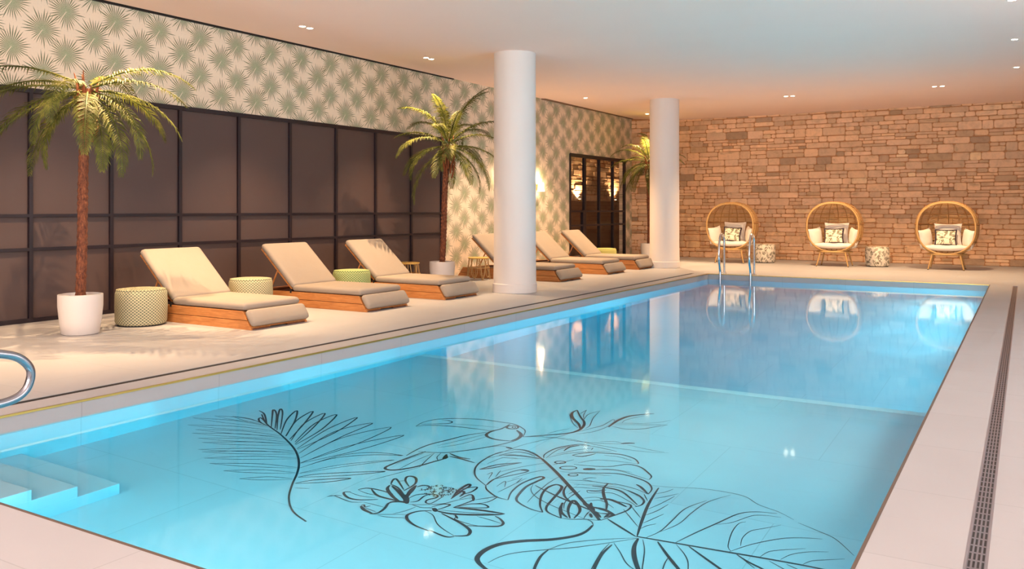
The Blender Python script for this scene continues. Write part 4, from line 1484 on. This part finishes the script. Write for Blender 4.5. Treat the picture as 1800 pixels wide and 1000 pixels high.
def make_lounger(label):
    t = empty('sun_lounger', (0, 0, 0), label=label, cat='sun lounger', group='teak sun loungers along the deck')
    Ls, zt = 2.33, 0.205
    half = zt * 0.5
    sl = 0.145
    for y0, y1 in ((0.0, 0.028), (LWD - 0.028, LWD)):
        M().prism([(0, 0.0), (-sl * 0.48, half - 0.003), (-Ls + sl * 0.48, half - 0.003), (-Ls, 0.0)], y0, y1).build('side_board', MAT['teak'], t, bevel=0.003)
        M().prism([(-sl * 0.50, half + 0.003), (-sl, zt), (-Ls + sl, zt), (-Ls + sl * 0.5, half + 0.003)], y0, y1).build('side_board', MAT['teak'], t, bevel=0.003)
    # end boards follow the slope of the sides
    for s in (0, 1):
        pr = [(-0.012, 0.018), (-sl + 0.006, zt - 0.01), (-sl - 0.022, zt - 0.01), (-0.045, 0.018)]
        if s:
            pr = [(-Ls - x, z) for x, z in pr]
        M().prism(pr, 0.028, LWD - 0.028).build('end_board', MAT['teak'], t)
    for x0 in (-0.13, -Ls + 0.04):
        for y0 in (0.03, LWD - 0.30):
            M().box((x0, y0, 0.0), (x0 + 0.11, y0 + 0.27, 0.02)).build('foot_runner', MAT['teak_dark'], t)
    m = M()
    x = -sl - 0.03
    while x > -Ls + sl + 0.06:
        m.box((x - 0.06, 0.028, zt - 0.035), (x, LWD - 0.028, zt - 0.010))
        x -= 0.075
    m.build('slatted_deck', MAT['teak_dark'], t)
    # upholstery
    hx = -1.365
    c = cushion_box(-hx - 0.105, LWD, 0.088)
    c.v = [(x + hx, y, z + zt + 0.004) for x, y, z in c.v]
    # the foot edge leans like the frame below it
    c.v = [(x + (z - zt) * -0.28 * max(0, (x - hx) / -hx) ** 6, y, z) for x, y, z in c.v]
    c.build('seat_cushion', MAT['cushion'], t, smooth=60)
    ang = math.radians(42)
    c = cushion_box(0.86, LWD, 0.088)
    R_ = Matrix.Translation((hx + 0.005, 0, zt + 0.028)) @ Matrix.Rotation(ang, 4, 'Y')
    c.v = [(-x, y, z) for x, y, z in c.v]
    c.f = [tuple(reversed(q)) for q in c.f]
    c.xf(R_)
    c.build('back_cushion', MAT['cushion'], t, smooth=60)
    # foot flap lying against the sloping end
    c = cushion_box(0.205, LWD + 0.004, 0.085)
    sa = math.atan2(zt, sl)
    R_ = Matrix.Translation((-0.008, -0.002, 0.022)) @ Matrix.Rotation(-(PI - sa), 4, 'Y')
    c.v = [(x, y, -z) for x, y, z in c.v]
    c.f = [tuple(reversed(q)) for q in c.f]
    c.xf(R_)
    c.build('foot_cushion', MAT['cushion'], t, smooth=60)
    # backrest frame and prop
    m = M()
    m.box((-0.84, 0.03, -0.028), (-0.02, 0.075, -0.004)).box((-0.84, LWD - 0.075, -0.028), (-0.02, LWD - 0.03, -0.004))
    for k in range(9):
        m.box((-0.82 + k * 0.095, 0.075, -0.024), (-0.77 + k * 0.095, LWD - 0.075, -0.008))
    m.xf(Matrix.Translation((hx + 0.005, 0, zt + 0.028)) @ Matrix.Rotation(ang, 4, 'Y'))
    m.build('backrest_frame', MAT['teak'], t)
    bx, bz = hx - 0.44 * math.cos(ang), zt + 0.02 + 0.44 * math.sin(ang)
    for yy in (0.055, LWD - 0.075):
        M().tube([(bx, yy + 0.01, bz - 0.02), (bx - 0.16, yy + 0.01, zt - 0.005)], 0.013, 6).build('prop', MAT['teak'], t)
    M().tube([(bx - 0.16, 0.05, zt), (bx - 0.16, LWD - 0.05, zt)], 0.012, 6).build('prop_bar', MAT['teak_dark'], t)
    M().box((hx - 0.03, -0.002, zt - 0.02), (hx + 0.0, 0.02, zt + 0.035)).build('hinge', MAT['rubber'], t)
    return t


LX0 = -7.405
proto = None
for y, dx, lb in ((6.65, 0, 'nearest teak sun lounger, dappled by palm shadow, beside first lattice pouf'),
                  (8.60, 0, 'second teak sun lounger from the near end, between two lattice poufs'),
                  (10.36, 0, 'third teak sun lounger, just before the nearer white column'),
                  (14.02, 0, 'teak sun lounger partly hidden behind the nearer white column'),
                  (16.12, 0, 'teak sun lounger whose raised back touches the nearer column edge'),
                  (17.80, 0, 'farthest teak sun lounger, beside the lime pouf and glazed door')):
    if proto is None:
        proto = make_lounger(lb)
        o = proto
    else:
        o = copy_tree(proto)
        o['label'] = lb
    o.location = (LX0 + dx, y, 0)


# ------------------------------------------------------------------ poufs
def pouf(name, loc, r, h, mt, label, group, rz=0):
    t = empty(name, loc, rz, label=label, cat='pouf', group=group)
    prof = [(r - 0.03, 0.012), (r - 0.012, 0.022), (r - 0.002, 0.045), (r + 0.004, h * 0.5), (r - 0.001, h - 0.05), (r - 0.012, h - 0.022), (r - 0.035, h - 0.006), (r - 0.07, h), (r * 0.4, h + 0.004), (0.02, h + 0.004)]
    M().lathe(prof, 56).build('cover', mt, t, smooth=70)
    ring = [(math.cos(i * PI / 24) * (r - 0.018), math.sin(i * PI / 24) * (r - 0.018), h - 0.012) for i in range(48)]
    M().tube(ring, 0.006, 5, True).build('piping', mt, t, smooth=70)
    M().lathe([(r - 0.03, 0.0), (r - 0.03, 0.014)], 40).build('base', MAT['rubber'], t)
    return t


gp = 'lattice patterned poufs between the loungers'
pouf('lattice_pouf', (-8.90, 6.335, 0), 0.285, 0.425, MAT['lattice_sage'], 'sage lattice pouf standing alone beside the nearest palm pot', gp)
pouf('lattice_pouf', (-8.97, 8.05, 0), 0.285, 0.425, MAT['lattice_sage'], 'sage lattice pouf between the first and second loungers', gp, 1)
pouf('lattice_pouf', (-8.87, 9.95, 0), 0.285, 0.425, MAT['lattice_green'], 'brighter green lattice pouf between the second and third loungers', gp, 2)
pouf('lattice_pouf', (-8.83, 19.05, 0), 0.285, 0.40, MAT['lattice_lime'], 'yellow green lattice pouf before the far glazed door', gp, 3)
gq = 'botanical poufs by the stone wall'
pouf('botanical_pouf', (-5.70, 21.9, 0), 0.265, 0.47, MAT['print_pouf'], 'leaf print pouf beside the wicker chair behind the pool ladder', gq)
pouf('botanical_pouf', (-3.02, 21.75, 0), 0.265, 0.47, MAT['print_pouf'], 'leaf print pouf between the middle and end wicker chairs', gq, 2.1)


# ------------------------------------------------------------------ rattan side tables
def rattan_table(loc, label, h=0.43, r=0.20, rz=0.0):
    t = empty('rattan_table', loc, rz, label=label, cat='table', group='small rattan side tables')
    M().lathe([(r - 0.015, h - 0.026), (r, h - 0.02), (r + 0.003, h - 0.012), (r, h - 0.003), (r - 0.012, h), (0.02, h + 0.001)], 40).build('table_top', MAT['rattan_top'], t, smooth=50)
    ring = [(math.cos(i * PI / 20) * (r + 0.012), math.sin(i * PI / 20) * (r + 0.012), 0.235) for i in range(40)]
    M().tube(ring, 0.009, 6, True).build('ring', MAT['rattan'], t, smooth=60)
    for k in range(4):
        a0 = k * PI / 2 + PI / 4
        P = lambda da, rad, z: (math.cos(a0 + da) * rad, math.sin(a0 + da) * rad, z)
        # two canes splaying from one foot
        M().tube(spline([P(-0.22, r - 0.02, h - 0.02), P(-0.12, r + 0.01, 0.20), P(-0.05, r + 0.03, 0.03), P(0, r + 0.032, 0.008), P(0.05, r + 0.03, 0.03), P(0.26, r + 0.01, 0.20), P(0.62, r - 0.02, h - 0.02)], 4), 0.0095, 6).build('leg', MAT['rattan'], t, smooth=60)
        b0 = PI / 4
        M().tube(spline([P(b0 - 0.36, r - 0.03, h - 0.02), P(b0 - 0.34, r - 0.01, 0.20), P(b0 - 0.22, r, 0.08), P(b0, r, 0.055), P(b0 + 0.22, r, 0.08), P(b0 + 0.34, r - 0.01, 0.20), P(b0 + 0.36, r - 0.03, h - 0.02)], 4), 0.007, 6).build('loop', MAT['rattan'], t, smooth=60)
    return t


rattan_table((-9.21, 11.78, 0), 'rattan side table between third lounger and the second palm pot', rz=0.3)
rattan_table((-9.02, 13.72, 0), 'rattan side table beside the nearer white column, before a lounger', rz=0.15)


# ------------------------------------------------------------------ wicker egg chairs
def pillow(w_, h_, t_, n=14, pinch=0.10):
    """square scatter cushion standing in the x-z plane, y is thickness"""
    m = M()
    for s in (-1, 1):
        for i in range(n + 1):
            for j in range(n + 1):
                u, v = 2 * i / n - 1, 2 * j / n - 1
                k = 1 - pinch * (1 - u * u) * abs(v) ** 3 - 0.0
                kk = 1 - pinch * (1 - v * v) * abs(u) ** 3
                th = ((1 - abs(u) ** 3.0) * (1 - abs(v) ** 3.0)) ** 0.55
                m.v.append((u * w_ / 2 * kk, s * t_ / 2 * th, v * h_ / 2 * k))
    q = (n + 1) ** 2
    for s in (0, 1):
        for i in range(n):
            for j in range(n):
                a = s * q + i * (n + 1) + j
                f_ = (a, a + 1, a + n + 2, a + n + 1)
                m.f.append(f_ if s else tuple(reversed(f_)))
    edge = [(i, 0) for i in range(n)] + [(n, j) for j in range(n)] + [(n - i, n) for i in range(n)] + [(0, n - j) for j in range(n)]
    return m, [Vector(m.v[i * (n + 1) + j]) for i, j in edge]


EA, EB, EC, EZ, EN = 0.645, 0.54, 0.615, 0.925, 2.25
YF = -0.22
FRY = math.sqrt(1 - (YF / EB) ** 2)


def shell(phi, z):
    """point of the shell at heading phi (0 = back, +-90 = sides) and height z from its middle"""
    k = max(0.0, 1 - abs(z / EC) ** EN) ** (1 / EN)
    return Vector((EA * k * math.sin(phi), EB * k * math.cos(phi), EZ + z))


def make_egg(label):
    t = empty('wicker_egg_chair', (0, 0, 0), label=label, cat='chair', group='wicker egg chairs by the stone wall')
    RXm, RZm = EA * 0.905, EC * 0.925
    ringp = []
    n = 64
    for i in range(n):
        a = 2 * PI * i / n
        c, s = math.cos(a), math.sin(a)
        e = 2 / 2.25
        ringp.append(Vector((RXm * abs(c) ** e * (1 if c > 0 else -1), YF - 0.02 + 0.05 * (s > 0) * s * s, EZ + RZm * abs(s) ** e * (1 if s > 0 else -1))))
    M().tube(ringp, 0.020, 10, True).build('front_rim', MAT['rattan'], t, smooth=80)
    r2 = [Vector((p.x * 1.045, YF + 0.055, EZ + (p.z - EZ) * 1.045)) for p in ringp]
    M().tube(r2, 0.013, 8, True).build('rear_rim', MAT['rattan'], t, smooth=80)
    up, lo = M(), M()
    z = -0.56
    while z < 0.585:
        k = max(0.0, 1 - abs(z / EC) ** EN) ** (1 / EN)
        if EB * k > 0.03:
            cosf = max(-1, min(1, YF / (EB * k)))
            ph = math.acos(cosf) if EB * k > abs(YF) else PI
            ph = min(ph, math.radians(118))
            pts = [shell(-ph + 2 * ph * i / 28, z) for i in range(29)]
            (up if z > 0.09 else lo).tube(pts, 0.0085 if z > 0.09 else 0.007, 4)
        z += 0.030 if z > 0.09 else 0.026
    up.build('upper_weave', MAT['rattan'], t, smooth=80)
    lo.build('lower_weave', MAT['rattan'], t, smooth=80)
    for i in range(11):
        ph = math.radians(-100 + 20 * i)
        pts = []
        for j in range(25):
            zz = -0.60 + 1.21 * j / 24
            q = shell(ph, max(-0.6149, min(0.6149, zz)))
            if q.y > YF + 0.0:
                pts.append(q)
        if len(pts) > 3:
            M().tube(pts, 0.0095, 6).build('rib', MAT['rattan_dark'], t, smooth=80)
    ph = math.acos(YF / EB)
    for rr, zz in ((0.019, 0.085), (0.016, -0.30)):
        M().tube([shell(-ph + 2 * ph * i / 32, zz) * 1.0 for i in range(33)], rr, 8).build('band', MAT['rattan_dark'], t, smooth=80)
    # side panels: the closely bound strip between the two front rims
    m = M()
    for i in range(n):
        a, b = ringp[i], r2[i]
        if a.z < EZ + 0.05:
            m.tube([a, b], 0.008, 4)
    m.build('rim_binding', MAT['rattan'], t)
    bx = [Vector((math.cos(2 * PI * i / 32) * 0.40, math.sin(2 * PI * i / 32) * 0.32 + 0.02, 0.345)) for i in range(32)]
    M().tube(bx, 0.018, 8, True).build('base_ring', MAT['rattan'], t, smooth=80)
    for sx in (-1, 1):
        for sy in (-1, 1):
            l = M().tube([(sx * 0.27, 0.02 + sy * 0.22, 0.36), (sx * 0.355, 0.02 + sy * 0.295, 0.012)], [0.022, 0.014], 8).build('leg', MAT['rattan'], t, smooth=60)
            M().lathe([(0.015, 0.0), (0.015, 0.014)], 10, sx * 0.356, 0.02 + sy * 0.296).build('foot_cap', MAT['rubber'], l)
    # seat pad
    m = M()
    prof = [(0.80, 0.0), (0.95, 0.02), (1.0, 0.055), (0.97, 0.095), (0.88, 0.115), (0.5, 0.122), (0.05, 0.122)]
    nn = 40
    for k, zz in prof:
        for i in range(nn):
            a = 2 * PI * i / nn
            c, s = math.cos(a), math.sin(a)
            x = 0.50 * k * abs(c) ** 0.75 * (1 if c > 0 else -1)
            y = 0.36 * k * abs(s) ** 0.75 * (1 if s > 0 else -1) + 0.06
            m.v.append((x, y, 0.425 + zz + 0.006 * math.sin(5 * a)))
    for j in range(len(prof) - 1):
        for i in range(nn):
            i2 = (i + 1) % nn
            m.f.append((j * nn + i, j * nn + i2, (j + 1) * nn + i2, (j + 1) * nn + i))
    m.f.append(tuple(range(nn - 1, -1, -1)))
    m.f.append(tuple((len(prof) - 1) * nn + i for i in range(nn)))
    m.build('seat_cushion', MAT['cushion_white'], t, smooth=80)
    for s in (-1, 1):
        pm, ed = pillow(0.46, 0.42, 0.17)
        pm.build('side_cushion', MAT['cushion_white'], t, loc=(s * 0.435, 0.0, 0.70), rot=(math.radians(-4), math.radians(s * 8), math.radians(s * -64)), smooth=120)
    return t


def scatter(name, w_, h_, t_, mt, loc, rot, label, group, pip=None):
    t = bpy.data.objects.new(name, None)
    COL.objects.link(t)
    t.location = loc
    t.rotation_euler = rot
    tag(t, label, 'cushion', group)
    pm, ed = pillow(w_, h_, t_)
    pm.build('cover', mt, t, smooth=120)
    M().tube(ed, 0.019 if pip else 0.005, 6, True).build('piping', pip or mt, t, smooth=120)
    return t


egg = None
for i, (x, y, rz, lb, pl) in enumerate(((-6.40, 21.45, 0.03, 'wicker egg chair on legs standing behind the pool ladder', 'behind the pool ladder'),
                                       (-3.92, 21.40, 0.0, 'wicker egg chair on legs between the two leaf print poufs', 'between the two poufs'),
                                       (-1.53, 21.45, 0.0, 'wicker egg chair on legs at the drain end of the stone wall', 'at the drain end'))):
    if egg is None:
        egg = o = make_egg(lb)
    else:
        o = copy_tree(egg)
        o['label'] = lb
    o.location = (x, y, 0)
    o.rotation_euler = (0, 0, rz)
    scatter('back_cushion', 0.56, 0.50, 0.15, MAT['pillow_grey'], (x + 0.01, y + 0.20, 0.785), (math.radians(-14), 0, rz),
            'plain pale square cushion leaning in the wicker chair ' + pl, 'pale back cushions')
    scatter('print_cushion', 0.43, 0.36, 0.12, MAT['print_cushion'], (x + (0.0, -0.01, -0.02)[i], y + 0.0, 0.715), (math.radians(-18), math.radians((3, -2, 0)[i]), rz),
            'leaf print cushion with dark piping in the wicker chair ' + pl, 'leaf print cushions', MAT['piping'])

# ------------------------------------------------------------------ pool ladder
ld = empty('pool_ladder', (-5.14, PY1, 0), label='chrome pool ladder with two looped rails at the far pool edge', cat='ladder')
for s in (-1, 1):
    x = s * 0.315
    pts = spline([(x, 0.22, 0.0), (x, 0.22, 0.30), (x, 0.22, 0.62), (x, 0.19, 0.77), (x, 0.08, 0.835), (x, -0.04, 0.80), (x, -0.11, 0.66), (x, -0.15, 0.44), (x, -0.14, 0.28), (x, -0.07, 0.10), (x, -0.055, 0.0), (x, -0.055, -0.4), (x, -0.055, -1.15)], 6)
    M().tube(pts, 0.025, 12).build('rail', MAT['chrome'], ld, smooth=80)
    M().lathe([(0.05, 0.0), (0.048, 0.008), (0.03, 0.018), (0.022, 0.02)], 20, x, 0.22).build('flange', MAT['chrome'], ld, smooth=50)
for z in (-0.22, -0.50, -0.78, -1.06):
    M().box((-0.315, -0.10, z - 0.015), (0.315, -0.025, z + 0.012)).build('tread', MAT['chrome'], ld, bevel=0.004)

# handrail over the entry steps
hr = empty('handrail', (-4.95, 0, 0), label='steel handrail with a rounded end beside the pool steps', cat='rail')
zt_, zb_ = 0.535, 0.255
pts = [(0, 0.9, 0.0), (0, 0.9, 0.45), (0, 0.93, 0.75), (0, 1.05, 0.86), (0, 1.4, 0.80), (0, 2.0, 0.665), (0, 2.4, 0.575), (0, 2.60, 0.542), (0, 2.72, 0.505), (0, 2.79, 0.44), (0, 2.80, 0.375), (0, 2.77, 0.305), (0, 2.70, 0.265), (0, 2.58, 0.255), (0, 2.4, 0.285), (0, 2.0, 0.365), (0, 1.55, 0.45), (0, 1.4, 0.43), (0, 1.35, 0.33), (0, 1.35, 0.0)]
M().tube(spline(pts, 6), 0.0245, 14).build('rail', MAT['steel_rail'], hr, smooth=80)
for yy in (0.9, 1.35):
    M().lathe([(0.055, 0.0), (0.053, 0.008), (0.03, 0.02), (0.023, 0.022)], 20, 0, yy).build('flange', MAT['chrome'], hr, smooth=50)
